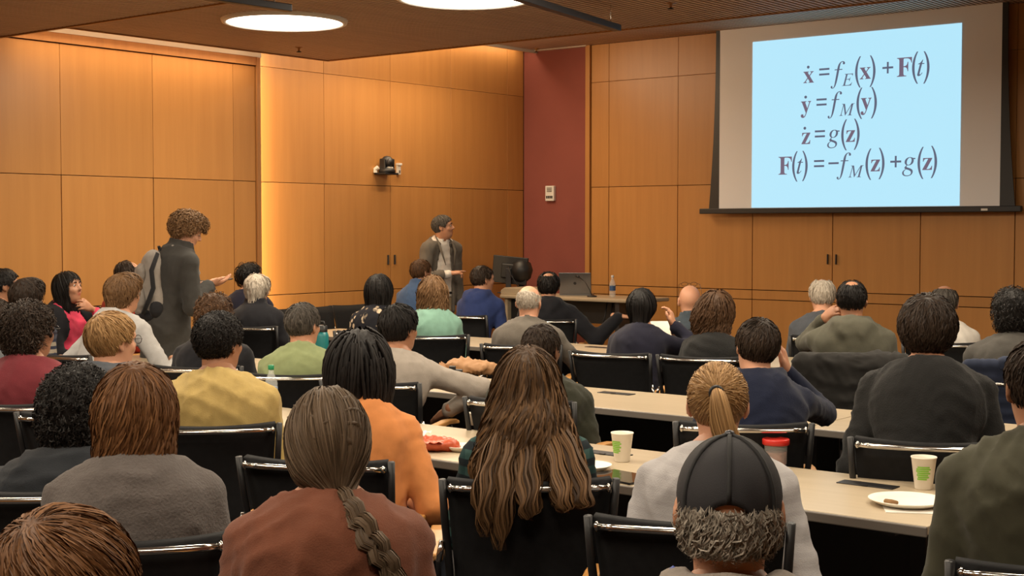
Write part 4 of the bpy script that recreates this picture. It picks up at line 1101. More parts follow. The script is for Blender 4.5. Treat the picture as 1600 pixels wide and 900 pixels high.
# ------------------------------------------------------------------ cups, plates and odds and ends on the tables
M_GREEN = mat('cup_green', (.22, .52, .04), .5)
def cup(u, v, label, s=1.0, y=None, turn=0.0):
    p = at_z(u, v, TZ) ; o = empty('paper_cup', (p[0], p[1], TZ)); tag(o, label, 'cup', 'paper cups with green print')
    MB().lathe([(.028 * s, 0), (.030 * s, .004), (.0425 * s, .108 * s), (.0445 * s, .110 * s), (.0445 * s, .114 * s), (.041 * s, .113 * s), (.0395 * s, .10 * s), (.026 * s, .012)], 28).build('cup_wall', M_PAPER, o, smooth=True)
    m = MB()
    for i, (z, a0, a1) in enumerate(((.078, -.55, .5), (.071, -.7, .62), (.064, -.75, .45), (.057, -.62, .6), (.050, -.7, .4), (.043, -.6, .5), (.036, -.66, .3))):
        n0 = len(m.v)
        for k in range(9):
            a = -math.pi / 2 - .35 + turn + a0 + (a1 - a0) * k / 8
            for zz in (z, z + .0052): r_ = (.030 + (.0425 - .030) * zz / .108 + .0006) * s; m.v.append((r_ * math.cos(a), r_ * math.sin(a), zz * s))
        for k in range(8): m.f.append((n0 + 2 * k, n0 + 2 * k + 2, n0 + 2 * k + 3, n0 + 2 * k + 1))
    m.build('green_print', M_GREEN, o)
    return o
cup(1265, 653, 'paper cup with green print beside the navy hoodie, on the middle row of tables', turn=.2)
cup(1443, 758 + 6, 'paper cup with green print behind the large paper plate', turn=.75)
cup(972, 721, 'paper cup with green print beside the tablet', turn=.25)
def plate(u, v, r, label, food=False, napkin=False):
    p = at_z(u, v, TZ + .01); o = empty('paper_plate', (p[0], p[1], TZ)); tag(o, label, 'plate', 'white paper plates')
    prof = [(.001, .006), (r * .68, .006), (r * .74, .010), (r * .96, .022), (r, .0215), (r * .97, .018), (r * .74, .004), (r * .68, .001)]
    MB().lathe(prof, 36, cap=False).build('plate_disc', M_PAPER, o, smooth=True)
    if napkin: MB().box(-.10, .10, -.10, .10, .0003, .002, Matrix.Rotation(.5, 4, 'Z') @ Matrix.Translation((.02, -.045, 0))).build('napkin', M_WHITE, o)
    if food:
        P_, F_ = solid_mesh([cone((-.052, -.045, .012), (-.03, -.05, .012), .009, .010, .006), ell((-.02, -.043, .012), (.010, .008, .007), k=.006)], .004)
        link('crumb', mesh_from('crumb', P_, F_, mat('crumb_brown', (.22, .12, .05), .9)), o)
    return o
plate(1417, 784, .125, 'large white paper plate with a crumb, in front of the cup at right', True, True)
plate(917, 730, .095, 'white paper plate half hidden by the teal plaid shirt, near the tablet')
plate(748, 609, .10, 'white paper plate in front of the brown paper bag')
plate(722, 700, .075, 'small white paper plate right of the red snack bag')
p = at_z(742, 664, TZ); cp = empty('paper_cup', (p[0], p[1], TZ)); tag(cp, 'small plain cup peeking out left of the teal plaid shirt', 'cup')
MB().lathe([(.022, 0), (.032, .055), (.034, .057), (.030, .055), (.02, .006)], 20).build('cup_wall', M_PAPER, cp, smooth=True)
# crumpled napkin
p = at_z(650, 684, TZ); nk_ = tag(link('napkin', None), 'crumpled white napkin left of the red snack bag', 'napkin') if False else None
def fnap(u, v): return ((u - .5) * .11, (v - .5) * .10, .004 + .018 * abs(math.sin(u * 7 + v * 3)) + .03 * max(0, u - .6) * v)
tag(MB().grid(fnap, 8, 8).build('napkin', M_WHITE, None, (p[0], p[1], TZ), .4, solid=.002), 'crumpled white napkin left of the red snack bag', 'napkin')
# snack bag: puffed foil pouch lying open
p = at_z(674, 704, TZ); sb = empty('snack_bag', (p[0], p[1], TZ), .5); tag(sb, 'open red and orange snack bag lying on the table', 'snack bag')
M_BAGIN = mat('bag_red', (.35, .035, .012), .3, bump=(60, 1.0, .006)); M_BAG = mat('bag_orange', (.50, .085, .03), .4, bump=(40, .6, .004))
P_, F_ = solid_mesh([ell((0, .0, .03), (.105, .07, .030), k=.02), cone((-.09, 0, .02), (.09, 0, .02), .02, .02, .03), ell((0, -.035, .062), (.075, .05, .022), k=.01, op=-1)], .008)
P_ = folds(P_, vnormals(P_, F_), .003, 3, .5); P_[:, 2] = np.maximum(P_[:, 2], .001); link('pouch', mesh_from('pouch', P_, F_, M_BAG), sb)
MB().grid(lambda u, v: ((u - .5) * .12, -.035 + (v - .5) * .075, .047 - .02 * math.cos((u - .5) * 2.6) * math.cos((v - .5) * 2.6) + .004 * math.sin(u * 23 + v * 9)), 10, 8).build('foil_lining', M_BAGIN, sb, smooth=True)
MB().box(-.115, -.095, -.035, .035, .012, .018).build('crimped_end', M_BAG, sb); MB().box(.095, .115, -.035, .035, .012, .018).build('crimped_end', M_BAG, sb)
# tablet
c4 = [at_z(u, v, TZ + .004) for u, v in ((927, 752), (985, 762), (999, 744), (942, 733))]
cc = sum(c4) / 4; ax = (c4[1] - c4[0] + c4[2] - c4[3]) / 2
tag(MB().box(-.12, .12, -.085, .085, 0, .008).build('tablet', mat('tablet_glass', (.01, .01, .011), .08, spec=.8), None, (cc[0], cc[1] + .035, TZ + .0005), math.atan2(ax[1], ax[0]), bevel=.003), 'black glossy tablet on the table edge beside the paper cup', 'tablet')
tag(MB().tube([(0, 0, .003), (.16, .05, .003)], .003, 6).build('drinking_straw', M_WHITE, None, tuple(at_z(928, 745, TZ)), .35), 'thin white stirrer lying beside the tablet', 'stirrer')
# brown paper bag
p = at_z(738, 586, TZ); bg = empty('paper_bag', (p[0], p[1], TZ), .6); tag(bg, 'crumpled brown paper bag under the teal sleeve', 'bag')
P_, F_ = solid_mesh([ell((0, 0, .045), (.16, .09, .045), k=.03), cone((-.13, 0, .05), (-.05, .02, .075), .035, .03, .04), cone((.12, 0, .03), (.17, .02, .015), .03, .012, .04)], .012)
P_ = folds(P_, vnormals(P_, F_), .006, 12, .7); P_[:, 2] = np.maximum(P_[:, 2], .001)
M_KRAFT = mat('kraft_paper', (.36, .19, .085), .75)
link('crumpled_sack', mesh_from('crumpled_sack', P_, F_, M_KRAFT, smooth=False), bg); MB().grid(lambda u, v: (-.15 - .05 * v, -.06 + .12 * u, .03 + .02 * math.sin(u * 9) + .03 * v), 6, 3).build('torn_mouth', M_KRAFT, bg, solid=.002)
# cream folder standing on the third row
p = at_y(1052, 560, 8.62); o = empty('file_folder', (p[0], 8.5, TZ), math.radians(32)); tag(o, 'cream folder standing upright beside the navy sleeve', 'folder')
MB().grid(lambda u, v: (-.11 + .22 * u, .03 * math.sin(u * 3), .24 * v), 8, 2).build('cover', M_PAPER, o, smooth=True, solid=.003); MB().box(-.11, .11, .01, .03, 0, .012).build('spine', M_PAPER, o)
# food jar with a red lid, on the arm-side of the blonde woman's table
p = at_z(1212, 726, TZ); o = empty('food_jar', (p[0], p[1], TZ)); tag(o, 'clear food jar with bright red lid beside the light grey knit sweater', 'jar')
MB().lathe([(.040, 0), (.043, .004), (.044, .075), (.046, .08)], 28).build('jar_wall', M_CLEAR, o, smooth=True)
MB().lathe([(.050, .078), (.052, .080), (.052, .098), (.049, .101), (.044, .0985), (.001, .0985)], 32).build('lid', mat('red_plastic', (.52, .022, .015), .35), o, smooth=True)
MB().lathe([(.040, .004), (.0415, .05), (.001, .052)], 24).build('contents', mat('salad', (.25, .09, .06), .7, var=((60, 60, 60), .4)), o)

# ------------------------------------------------------------------ the people
def pattern(name, c0, fn):
    m = bpy.data.materials.new('cloth_' + name); m.use_nodes = True; N = m.node_tree.nodes; L = m.node_tree.links
    b = N['Principled BSDF']; b.inputs['Roughness'].default_value = .9; b.inputs['Specular IOR Level'].default_value = .2
    tc = N.new('ShaderNodeTexCoord'); L.new(fn(N, L, tc.outputs['Object']), b.inputs['Base Color']); return m
def mixn(N, L, fac, a, b_):
    mx = N.new('ShaderNodeMix'); mx.data_type = 'RGBA'; L.new(fac, mx.inputs[0])
    for i, q in ((6, a), (7, b_)):
        if isinstance(q, tuple): mx.inputs[i].default_value = (*q, 1)
        else: L.new(q, mx.inputs[i])
    return mx.outputs[2]
def step(N, L, src, lo, hi):
    r = N.new('ShaderNodeMapRange'); r.inputs[1].default_value = lo; r.inputs[2].default_value = hi; L.new(src, r.inputs[0]); return r.outputs[0]
def plaid(cA, cB, cC, s):
    def fn(N, L, co):
        o = cA
        for d, c in (('X', cB), ('Z', cC)):
            wv = N.new('ShaderNodeTexWave'); wv.bands_direction = d; wv.inputs['Scale'].default_value = s; L.new(co, wv.inputs[0])
            o = mixn(N, L, step(N, L, wv.outputs['Fac'], .55, .62), o, c)
        return o
    return fn
def floral(N, L, co):
    v = N.new('ShaderNodeTexVoronoi'); v.inputs['Scale'].default_value = 17; L.new(co, v.inputs['Vector'])
    n = N.new('ShaderNodeTexNoise'); n.inputs['Scale'].default_value = 9; L.new(co, n.inputs['Vector'])
    a = N.new('ShaderNodeMath'); a.operation = 'MULTIPLY'; L.new(step(N, L, v.outputs['Distance'], .42, .32), a.inputs[0]); L.new(step(N, L, n.outputs[0], .40, .48), a.inputs[1])
    return mixn(N, L, a.outputs[0], (.012, .012, .016), (.55, .43, .30))
C = dict(maroon=cloth('maroon', (.17, .028, .036)), yellow=cloth('yellow', (.41, .295, .105)), fleece=cloth('fleece', (.105, .09, .084), 'fleece'), rust=cloth('rust', (.145, .050, .027)),
         orange=cloth('orange', (.56, .21, .065), 'smooth'), navy=cloth('navy', (.010, .014, .034)), black=cloth('black', (.013, .013, .013), 'coarse'), olivegrey=cloth('olivegrey', (.075, .072, .052)),
         olive=cloth('olive', (.052, .050, .032), 'smooth'), midgrey=cloth('midgrey', (.06, .056, .05)), navy2=cloth('inknavy', (.012, .012, .024), 'smooth'), denim=cloth('vest', (.05, .065, .08), 'smooth'),
         tweed=cloth('tweed', (.12, .105, .088), 'coarse'), jet=cloth('jet', (.010, .010, .013), 'smooth'), blue=cloth('hoodieblue', (.024, .040, .13)), teal=cloth('teal', (.19, .35, .28), 'smooth'),
         skyblue=cloth('skyblue', (.055, .10, .20), 'smooth'), ltgrey=cloth('ltgrey', (.33, .29, .25)), sage=cloth('sage', (.23, .27, .13), 'smooth'), silver=cloth('silver', (.40, .39, .38)), charcoal=cloth('charcoal', (.020, .023, .028)),
         pink=cloth('pink', (.72, .065, .13)), red=cloth('red', (.40, .04, .02)), slate=cloth('slate', (.11, .115, .125)), white=cloth('white', (.70, .66, .60), 'smooth'), bluegrey=cloth('bluegrey', (.065, .072, .085)),
         darkolive=cloth('darkolive', (.030, .031, .020), 'smooth'), coat=cloth('coat', (.042, .040, .037), 'smooth'), khaki=cloth('khaki', (.34, .25, .15), 'smooth'), grey34=cloth('grey34', (.21, .18, .155)),
         plaid=pattern('plaid', None, plaid((.07, .075, .10), (.30, .26, .20), (.03, .035, .06), 7.0)), plaidteal=pattern('plaidteal', None, plaid((.014, .045, .045), (.03, .07, .065), (.008, .014, .018), 6.0)), floral=pattern('floral', None, floral),
         ribbed=cloth('ribbed', (.40, .385, .39), stripes=((0, 0, 9), (.37, .355, .36), .72, 0, 'Z')))
def short(n=520, w=.0026, **k): return dict(dict(kind='short', n=n, w=w, t=.013, L=.045, wave=.002), **k)
def curly(n=900, **k): return dict(dict(kind='afro', n=n, L=.035, wave=.006, freq=2.2, w=.0022, vol=.026, mess=.6), **k)
AUD = 'people seated in the audience'
P_ = []
def cast(u, v, Y, b, h, label, X=None, chair_label=None, chair_off=(0, 0), chair_turn=0, **sp):
    p = at_x(u, v, X) if X is not None else at_y(u, v, Y)
    a_u = math.degrees(math.atan((u - 800) / F_PX)); yaw = -math.degrees(YAW) + a_u + b
    sp = dict(seed=len(P_) * 3 + 11, skin='fair', hc='brown', top_mat=C['black'], top=p[2], hyaw=h - b, **{}) | sp
    root, inf = person(sp)
    rz = -math.radians(yaw); c, s = math.cos(rz), math.sin(rz); tx, ty = inf['top_xy']
    root.location = (p[0] - (c * tx - s * ty), p[1] - (s * tx + c * ty), 0); root.rotation_euler = (0, 0, rz)
    tag(root, label, 'person', sp.get('group', AUD)); P_.append(root)
    if chair_label:
        cy = yaw + chair_turn; r2 = -math.radians(cy); ox, oy = chair_off[0], chair_off[1] + .05
        chair(root.location[0] + math.cos(r2) * ox - math.sin(r2) * oy, root.location[1] + math.sin(r2) * ox + math.cos(r2) * oy, cy, chair_label)
    return root, inf

# back rows, nearest the camera
cast(100, 795, 1.1, 20, 30, 'person at the bottom left corner, cut off below the glasses', chair_label='black chair at the bottom left corner, mostly below the frame', near=True, skin='pale', hc='auburn', hair=short(3000, .0015, t=.020, L=.10, comb=(.6, .5, .35), lift=.005, mess=.12), top_mat=C['charcoal'], glasses=True, hpitch=6)
cast(122, 572, 2.6, 12, 18, 'person in a charcoal sweater hunched behind the grey fleece', chair_label='black chair at left edge behind the charcoal sweater', near=True, skin='tan', hc='black', hair=curly(1500, vol=.036, neck=True, bottom=-.14), top_mat=C['charcoal'], lean=16, tilt=6, girth=1.2, sw=.205, fold=.003)
cast(211, 568, 2.3, 6, 10, 'person in a grey fleece jacket at lower left, seen from behind', chair_label='black chair under the grey fleece, at the bottom edge', near=True, f=True, skin='fair', hc='auburn', hair=dict(kind='bob', n=1500, w=.0026, t=.016, wave=.010, freq=2.2, bottom=-.165, vol=-.002, mess=.25, tone=(0, 1.1)), top_mat=C['fleece'], fold=.0022, sw=.17, girth=1.05, glasses=True, lean=10)
cast(512, 605, 2.25, 2, 4, 'person in a rust brown sweater at the bottom edge, seen from behind', chair_label='black chair under the rust sweater, at the bottom edge', near=True, f=True, skin='fair', hc='taupe', hair=dict(kind='braid', n=1500, w=.0016, t=.012, L=.26, wave=.002, mess=.08, tie=V(.03, -.105, -.105), tails=[dict(pts=[(.02, -.095, -.10), (.06, -.165, -.13), (.115, -.205, -.19), (.155, -.215, -.26), (.18, -.215, -.32)], r=[.030, .036, .032, .026, .010], n=170, w=.0026, braid=2.4, wave=.004)]), top_mat=C['rust'], fold=.0034, sw=.17, girth=1.08, lean=8, collar='crew')
root34, inf34 = cast(1140, 676, 2.1, 0, 0, 'person in a dark mesh-back cap, nearest the camera', chair_label='black chair under the person in the mesh cap', near=True, skin='fair', hc='grey', hair=dict(kind='capfringe', n=900, w=.0015, t=.004, L=.05, wave=.007, freq=1.4, mess=.5, lift=.012), topx=.012, top_mat=C['grey34'], collar='hood', sw=.18, girth=1.1, hs=1.06)
TLc = inf34['TL']
M_CAPM = mat('cap_mesh', (.014, .013, .016), .8, bump=(900, .8, .001)); M_CAPF = mat('cap_front_cloth', (.075, .075, .066), .9, bump=(400, .3, .001))
def dome(a, t, e=0.0):      # a: bearing (0 = back of the head), t: angle down from the button
    d = V(math.sin(a) * math.sin(t), -math.cos(a) * math.sin(t), math.cos(t)); return TLc(V(0, -.006, .028) + d * V(.0845 + e, .1075 + e, .100 + e))
def hem(a):                 # lower edge of the cap, arched over the adjuster opening at the back
    t = 2.02 - .34 * (1 - math.cos(a)) / 2
    return t - (.52 * math.sqrt(1 - (a / .52) ** 2) if abs(a) < .52 else 0)
MB().grid(lambda u, v: dome((u - .5) * 3.3, .03 + (hem((u - .5) * 3.3) - .03) * v), 48, 14).build('cap_mesh_panel', M_CAPM, root34, smooth=True, solid=.0025)
MB().grid(lambda u, v: dome(math.pi + (u - .5) * 3.02, .03 + (1.68 - .03) * v, .001), 36, 12).build('cap_front_panel', M_CAPF, root34, smooth=True, solid=.003)
sm = MB()
for a in (-.95, 0, .95):
    pts = []
    for t in np.linspace(.05, 1.9 if a else 1.46, 10):
        pts.append(dome(a, t, .001))
    sm.tube(pts, .0042, 5)
sm.build('cap_seam', mat('cap_tape', (.010, .010, .011), .8), root34, smooth=True)
MB().lathe([(.001, .008), (.007, .006), (.0095, .001), (.009, -.004)], 14, TLc((0, -.006, .129))).build('cap_button', M_STEEL, root34, smooth=True)
MB().tube([dome(x, 1.96) for x in np.linspace(-.55, .55, 9)], .004, 5).build('cap_strap', M_CAPM, root34, smooth=True)
MB().grid(lambda u, v: TLc(((u - .5) * .15 * (1 - .15 * v), .085 + .075 * v * math.sqrt(max(.02, 1 - (2 * u - 1) ** 2)) - .02 * (2 * u - 1) ** 2, -.004 - .012 * v - .018 * (2 * u - 1) ** 2)), 12, 5).build('cap_brim', M_CAPF, root34, smooth=True, solid=.003)
nb = inf34['NB']
MB().tube([tuple(nb + V(-.10, .05, .01)), tuple(nb + V(-.092, -.02, .035)), tuple(nb + V(-.105, -.09, -.02)), tuple(nb + V(-.12, -.12, -.12))], [.016, .017, .017, .016], 8, sx=.5).build('bag_strap', mat('strap_blue', (.03, .06, .30), .6), root34, smooth=True)

# first row of tables

cast(-10, 466, 4.3, 30, 55, 'person in a slate shirt cut off by the left edge', chair_label='black chair at the left edge under the slate shirt', skin='fair', hc='darkbrown', hair=short(), top_mat=C['slate'])
cast(46, 472, 3.6, 28, 52, 'person in a maroon shirt and glasses at left', chair_label='black chair with chrome rail behind the maroon shirt', near=True, skin='tan', hc='darkbrown', hair=curly(1300, vol=.022), top_mat=C['maroon'], glasses=True, eyes=True, sw=.18)
cast(172, 487, 3.6, 30, 55, 'person with glasses in a blue-grey hooded top, beyond the grey fleece', chair_label='black chair under the blue-grey hooded top, beyond the grey fleece', near=True, skin='pale', hc='blond', hair=short(1000, .0024, t=.017, L=.06, comb=(.1, .5, 0)), top_mat=C['bluegrey'], glasses=True, eyes=True, collar='hood')
cast(340, 488, 3.7, 12, 38, 'person in a pale yellow sweater', chair_label='black chair behind the pale yellow sweater', chair_turn=-8, near=True, skin='tan', hc='black', hair=short(1100, .0022, t=.014, wave=.006, freq=2.2, mess=.5), top_mat=C['yellow'], sw=.185, girth=1.05, fold=.003)
cast(562, 515, 3.55, 18, 8, 'person in a bright orange shirt', chair_label='black chair beside the orange shirt sleeve', chair_off=(-.10, -.03), near=True, skin='dark', hc='black', hair=dict(kind='dreads', n=210, w=.0056, t=.026, wave=.004, mess=.1, lift=.01), top_mat=C['orange'], collar='shirt', lean=14, tilt=-9, sw=.165)
cast(823, 540, 3.5, -2, -2, 'person in a dark teal plaid shirt leaning back at the centre', chair_label='black chair with chrome rail behind the teal plaid shirt', chair_off=(0, -.02), near=True, f=True, skin='fair', hc='ombre', hair=dict(kind='long', n=1300, w=.0036, t=.014, wave=.011, freq=3.2, bottom=-.34, mess=.15, tone=(0, 1.15), tails=[dict(pts=[(x0, -.13, -.12), (x0 * 1.5, -.225, -.22), (x0 * 1.7, -.315, -.31), (x1, -.325, zb)], r=[.03, .04, .04, .015], n=70, w=.0034, wave=.009, freq=3) for x0, x1, zb in ((-.08, -.13, -.41), (-.05, -.09, -.45), (.0, -.01, -.36), (.06, .10, -.34), (.09, .15, -.33))]), top_mat=C['plaidteal'], pose='lap', lean=-6)
r32, i32 = cast(1122, 566, 3.5, 2, 2, 'person in a light grey knit sweater just beyond the mesh cap', chair_label='black chair left of the mesh cap, behind the light grey knit', chair_off=(-.06, 0), near=True, f=True, skin='pale', hc='blond', hair=dict(kind='pony', n=1000, w=.0020, t=.010, wave=.001, tie=V(0, -.118, .055), mess=.1, lift=.003, tails=[dict(pts=[(0, -.108, .055), (.004, -.150, .045), (.018, -.158, -.03), (.045, -.150, -.11), (.075, -.135, -.20)], r=[.012, .022, .034, .036, .016], n=330, w=.0026, wave=.005)]), top_mat=C['ribbed'], fold=.0026, lean=16, sw=.165, girth=1.12)
MB().tube([i32['TL']((.017 * math.cos(a), -.125, .052 + .017 * math.sin(a))) for a in np.linspace(0, 6.283, 15)], .006, 6).build('hair_tie', M_BLACK, r32, smooth=True)
cast(1630, 528, 3.5, -12, -14, 'person in an olive shirt cut off by the right edge', chair_label='black chair at the right edge behind the olive shirt', near=True, skin='tan', hc='darkbrown', hair=short(900, .0022, t=.010), top_mat=C['olive'], collar='shirt', sw=.185, girth=1.12, fold=.003)

# second row
cast(42, 436, 5.2, 40, 42, 'person in a blue plaid shirt beyond the maroon shirt', chair_label='black chair at left under the blue plaid shirt', skin='fair', hc='darkbrown', hair=dict(kind='mop', n=500, w=.003, t=.016, L=.09, wave=.003, mess=.3), top_mat=C['plaid'], pose='table', lean=16)
cast(192, 428, 5.4, 45, 48, 'person in a pale grey sweater leaning forward on the table at left', chair_label='black chair at left under the pale grey sweater', skin='fair', hc='lightbrown', hair=dict(kind='mop', shag=True, n=560, w=.003, t=.016, L=.10, wave=.005, mess=.35), top_mat=C['silver'], lean=24, arms={1: dict(t=(.22, .58, .80), dir=(0, 1, -.25)), -1: 'table'})
cast(335, 458, 5.2, 18, 20, 'person in black between the yellow sweater and the standing student', chair_label='black chair under the person in black beyond the yellow sweater', skin='fair', hc='brown', hair=curly(800, vol=.022), top_mat=C['jet'], lean=10)
cast(472, 473, 5.2, 14, 34, 'person in a sage green polo shirt', chair_label='black chair with chrome rail behind the sage green polo', near=True, skin='fair', hc='salt', hair=short(900, .002, t=.011, L=.04), top_mat=C['sage'], collar='shirt', girth=1.05, sw=.175)
cast(622, 475, 5.3, 22, 42, 'person in a light grey sweater with one elbow out, beyond the orange shirt', chair_label='black chair behind the light grey sweater', near=True, skin='tan', hc='black', hair=short(900, .0024, t=.018, L=.06), top_mat=C['ltgrey'], lean=14, sw=.18, arms={1: dict(t=(.24, .24, .70), pole=(1, .1, -.2), dir=(-.6, .6, -.5)), -1: 'table'}, leg_mat=C['jet'])
cast(845, 507, 5.2, 22, 26, 'person in a dark olive jacket slouching beside the teal plaid shirt', chair_label='black chair behind the dark olive jacket', near=True, skin='brown', hc='darkbrown', hair=short(700, .002, t=.010, L=.03), top_mat=C['darkolive'], lean=18, tilt=-7, girth=1.22, sw=.20, collar='stand')
cast(1190, 497, 5.25, -4, -14, 'person in a navy hoodie resting one cheek on a hand', chair_label='black chair behind the navy hoodie', chair_off=(-.08, 0), near=True, skin='pale', hc='darkbrown', hair=short(1000, .0024, t=.014, L=.05), top_mat=C['navy'], collar='hood', lean=22, hroll=8, sw=.178, arms={1: dict(t=(.135, .42, 1.03), pole=(.7, .2, -.8), dir=(-.15, .1, 1), up=(1, 0, 0), curl=.7), -1: 'table'})
cast(1450, 463, 5.2, 0, 0, 'person in a black sweater on the wide chair at right', chair_label='wide black chair with chrome rail behind the black sweater', near=True, skin='fair', hc='darkbrown', hair=dict(kind='mop', n=1100, w=.0026, t=.022, L=.075, wave=.004, mess=.3), top_mat=C['black'], sw=.19, girth=1.1, lean=14, pose='table', fold=.003)

# third row
cast(402, 430, 7.4, 20, 25, 'person in a black stand-collar jacket left of the empty wall chairs', chair_label='black chair behind the black stand-collar jacket', skin='pale', hc='white', hair=dict(kind='mop', shag=True, n=480, w=.003, t=.012, L=.09, wave=.004, bald=(.03, .125, .075)), top_mat=C['jet'], collar='stand', girth=1.1)
cast(592, 428, 7.6, 14, 20, 'person in a dark floral blouse', chair_label='black chair behind the dark floral blouse', f=True, skin='fair', hc='black', hair=dict(kind='bob', n=520, w=.0032, t=.014, wave=.003, bottom=-.19), top_mat=C['floral'])
cast(676, 430, 7.6, 2, 6, 'person in a pale teal shirt', chair_label='black chair behind the pale teal shirt', f=True, skin='fair', hc='lightbrown', hair=dict(kind='bob', n=560, w=.0034, t=.016, wave=.011, freq=2.6, bottom=-.15, vol=.004, mess=.3), top_mat=C['teal'], pose='table', girth=1.08)
cast(826, 447, 7.4, 10, 16, 'person in a grey suit jacket with one hand on the table', chair_label='black chair behind the grey suit jacket', skin='pale', hc='white', hair=short(420, .0018, t=.005, L=.025, bald=(.015, .135, .105)), top_mat=C['tweed'], collar='shirt', girth=1.15, sw=.18, arms={1: dict(t=(.25, .36, .80), pole=(.5, -.5, -.6), dir=(-.2, 1, 0), curl=.9), -1: 'lap'})
cast(1003, 450, 7.5, 14, 16, 'person in an ink-blue shirt raising one hand to the face', chair_label='black chair with chrome rail behind the ink-blue shirt', chair_off=(-.05, -.10), chair_turn=6, f=True, skin='fair', hc='black', hair=dict(kind='lowpony', n=600, w=.0026, t=.010, wave=.002, mess=.1, tone=(0, .7)), top_mat=C['navy2'], lean=14, arms={1: dict(t=(.17, .33, 1.02), pole=(.8, -.1, -.7), dir=(-.2, .1, 1), up=(1, 0, 0), curl=.6), -1: 'table'})
cast(1124, 455, 7.5, 14, 22, 'person in a black top beside the cream folder', chair_label='black chair behind the black top, beside the cream folder', f=True, skin='fair', hc='brown', hair=dict(kind='twists', n=260, w=.0048, t=.018, wave=.008, freq=5, mess=.12, lift=.008, tone=(0, .6)), top_mat=C['black'], hroll=10, lean=12, collar='none', neckline=-.02)
r36, i36 = cast(1331, 440, 7.6, -2, 0, 'person in an olive-grey hooded sweater, hand behind head', chair_label='black chair under the olive-grey hooded sweater', skin='tan', hc='black', hair=short(650, .0022, t=.010, L=.03, bald=(-.045, .125, .040)), top_mat=C['olivegrey'], collar='hood', sw=.19, girth=1.12, arms={-1: dict(t=(-.155, .19, 1.115), pole=(-.5, .45, -.95), dir=(.55, -.55, .5), up=(-.5, -.6, .5), curl=.7), 1: 'lap'})
r39, i39 = cast(1582, 450, 7.4, -10, -14, 'person in a grey shirt at the right edge, with a quilted jacket on the chair', chair_label='black chair at the right, under the quilted navy jacket', skin='fair', hc='black', hair=curly(900, vol=.022, neck=True, bottom=-.10), top_mat=C['midgrey'], pose='table', sw=.178, lean=12)

# fourth row and the people along the side wall
cast(657, 405, 9.8, 30, 50, 'person in a blue jacket next to the standing speaker', chair_label='black chair behind the blue jacket near the speaker', skin='fair', hc='brown', hair=short(420, .003), top_mat=C['skyblue'], glasses=True, collar='stand', lean=10)
cast(753, 415, 9.6, 30, 60, 'person in a bright blue hoodie', chair_label='black chair behind the bright blue hoodie', skin='fair', hc='darkbrown', hair=short(420, .003), top_mat=C['blue'], collar='hood', eyes=True, lean=12, pose='table')
cast(857, 427, 9.5, 6, 4, 'person in a black hooded jacket with one arm stretched sideways', chair_label='black chair behind the black jacket with stretched arm', skin='fair', hc='black', hair=short(520, .0028, t=.020, bald=(-.05, .13, .055)), top_mat=C['jet'], collar='hood', girth=1.15, sw=.18, arms={1: dict(t=(.60, .10, .90), pole=(.2, -.3, -.9), dir=(1, .1, -.1)), -1: 'lap'}, arm=1.12, armlo=1.35)
cast(1078, 446, 9.3, -4, -4, 'person in a denim-blue vest with glasses pushed up on the head', chair_label='black chair behind the denim-blue vest', skin='pale', hc='salt', hair=dict(kind='bald'), top_mat=C['denim'], collar='stand', hs=1.08, glasses=True, gl_off=(.050, -.02), gl_pitch=-38, top_name='vest', sleeve=.9)
cast(1285, 437, 9.3, -8, -10, 'person in a blue-grey shirt beyond the hand behind the head', chair_label='black chair behind the blue-grey shirt', skin='pale', hc='white', hair=short(520, .0024, t=.012, bald=(-.01, .135, .050)), top_mat=C['bluegrey'], hs=1.05, girth=1.1)
cast(1476, 447, 9.3, 0, 0, 'person in a white shirt beyond the black sweater', chair_label='black chair behind the white shirt', skin='tan', hc='salt', hair=short(420, .0024, t=.009, bald=(-.0, .13, .070)), top_mat=C['white'], hs=1.04, girth=1.1)
cast(5, 420, 0, 72, 82, 'person in black with glasses against the side wall, at the left edge', X=-9.25, chair_label='black chair against the side wall at the left edge', skin='tan', hc='black', hair=short(380, .003, t=.012), top_mat=C['jet'], glasses=True, eyes=True)
cast(102, 424, 0, 128, 128, 'person in a pink top and black cardigan seated against the wall', X=-9.3, chair_turn=-20, chair_label='black chair against the wall under the pink top', f=True, skin='fair', hc='black', hair=dict(kind='bob', n=520, w=.003, t=.012, wave=.003, bottom=-.19, vol=-.004), top_mat=C['pink'], collar='crew', eyes=True, hpitch=-8, lean=-6, sleeve=.7, open=dict(w0=.08, w1=.13, mat=C['jet'], hem=.08), arms={-1: dict(t=(-.02, .20, 1.04), pole=(-.8, .1, -.5), dir=(.9, .1, .3), up=(0, 1, .2), curl=.8), 1: 'lap'})
cast(200, 409, 0, 60, 72, 'person in red behind the backpack', X=-9.3, chair_label='black chair against the wall behind the backpack', skin='fair', hc='darkbrown', hair=short(380, .003, t=.012, bald=(.05, .10, .075)), top_mat=C['red'], eyes=True)
cast(388, 411, 0, 30, 40, 'person in dark navy beside the glowing wall edge', X=-9.3, chair_label='black chair by the wall under the dark navy jacket', skin='fair', hc='black', hair=short(520, .0034, t=.018, L=.05, lift=.022, mess=.7), top_mat=C['navy2'])

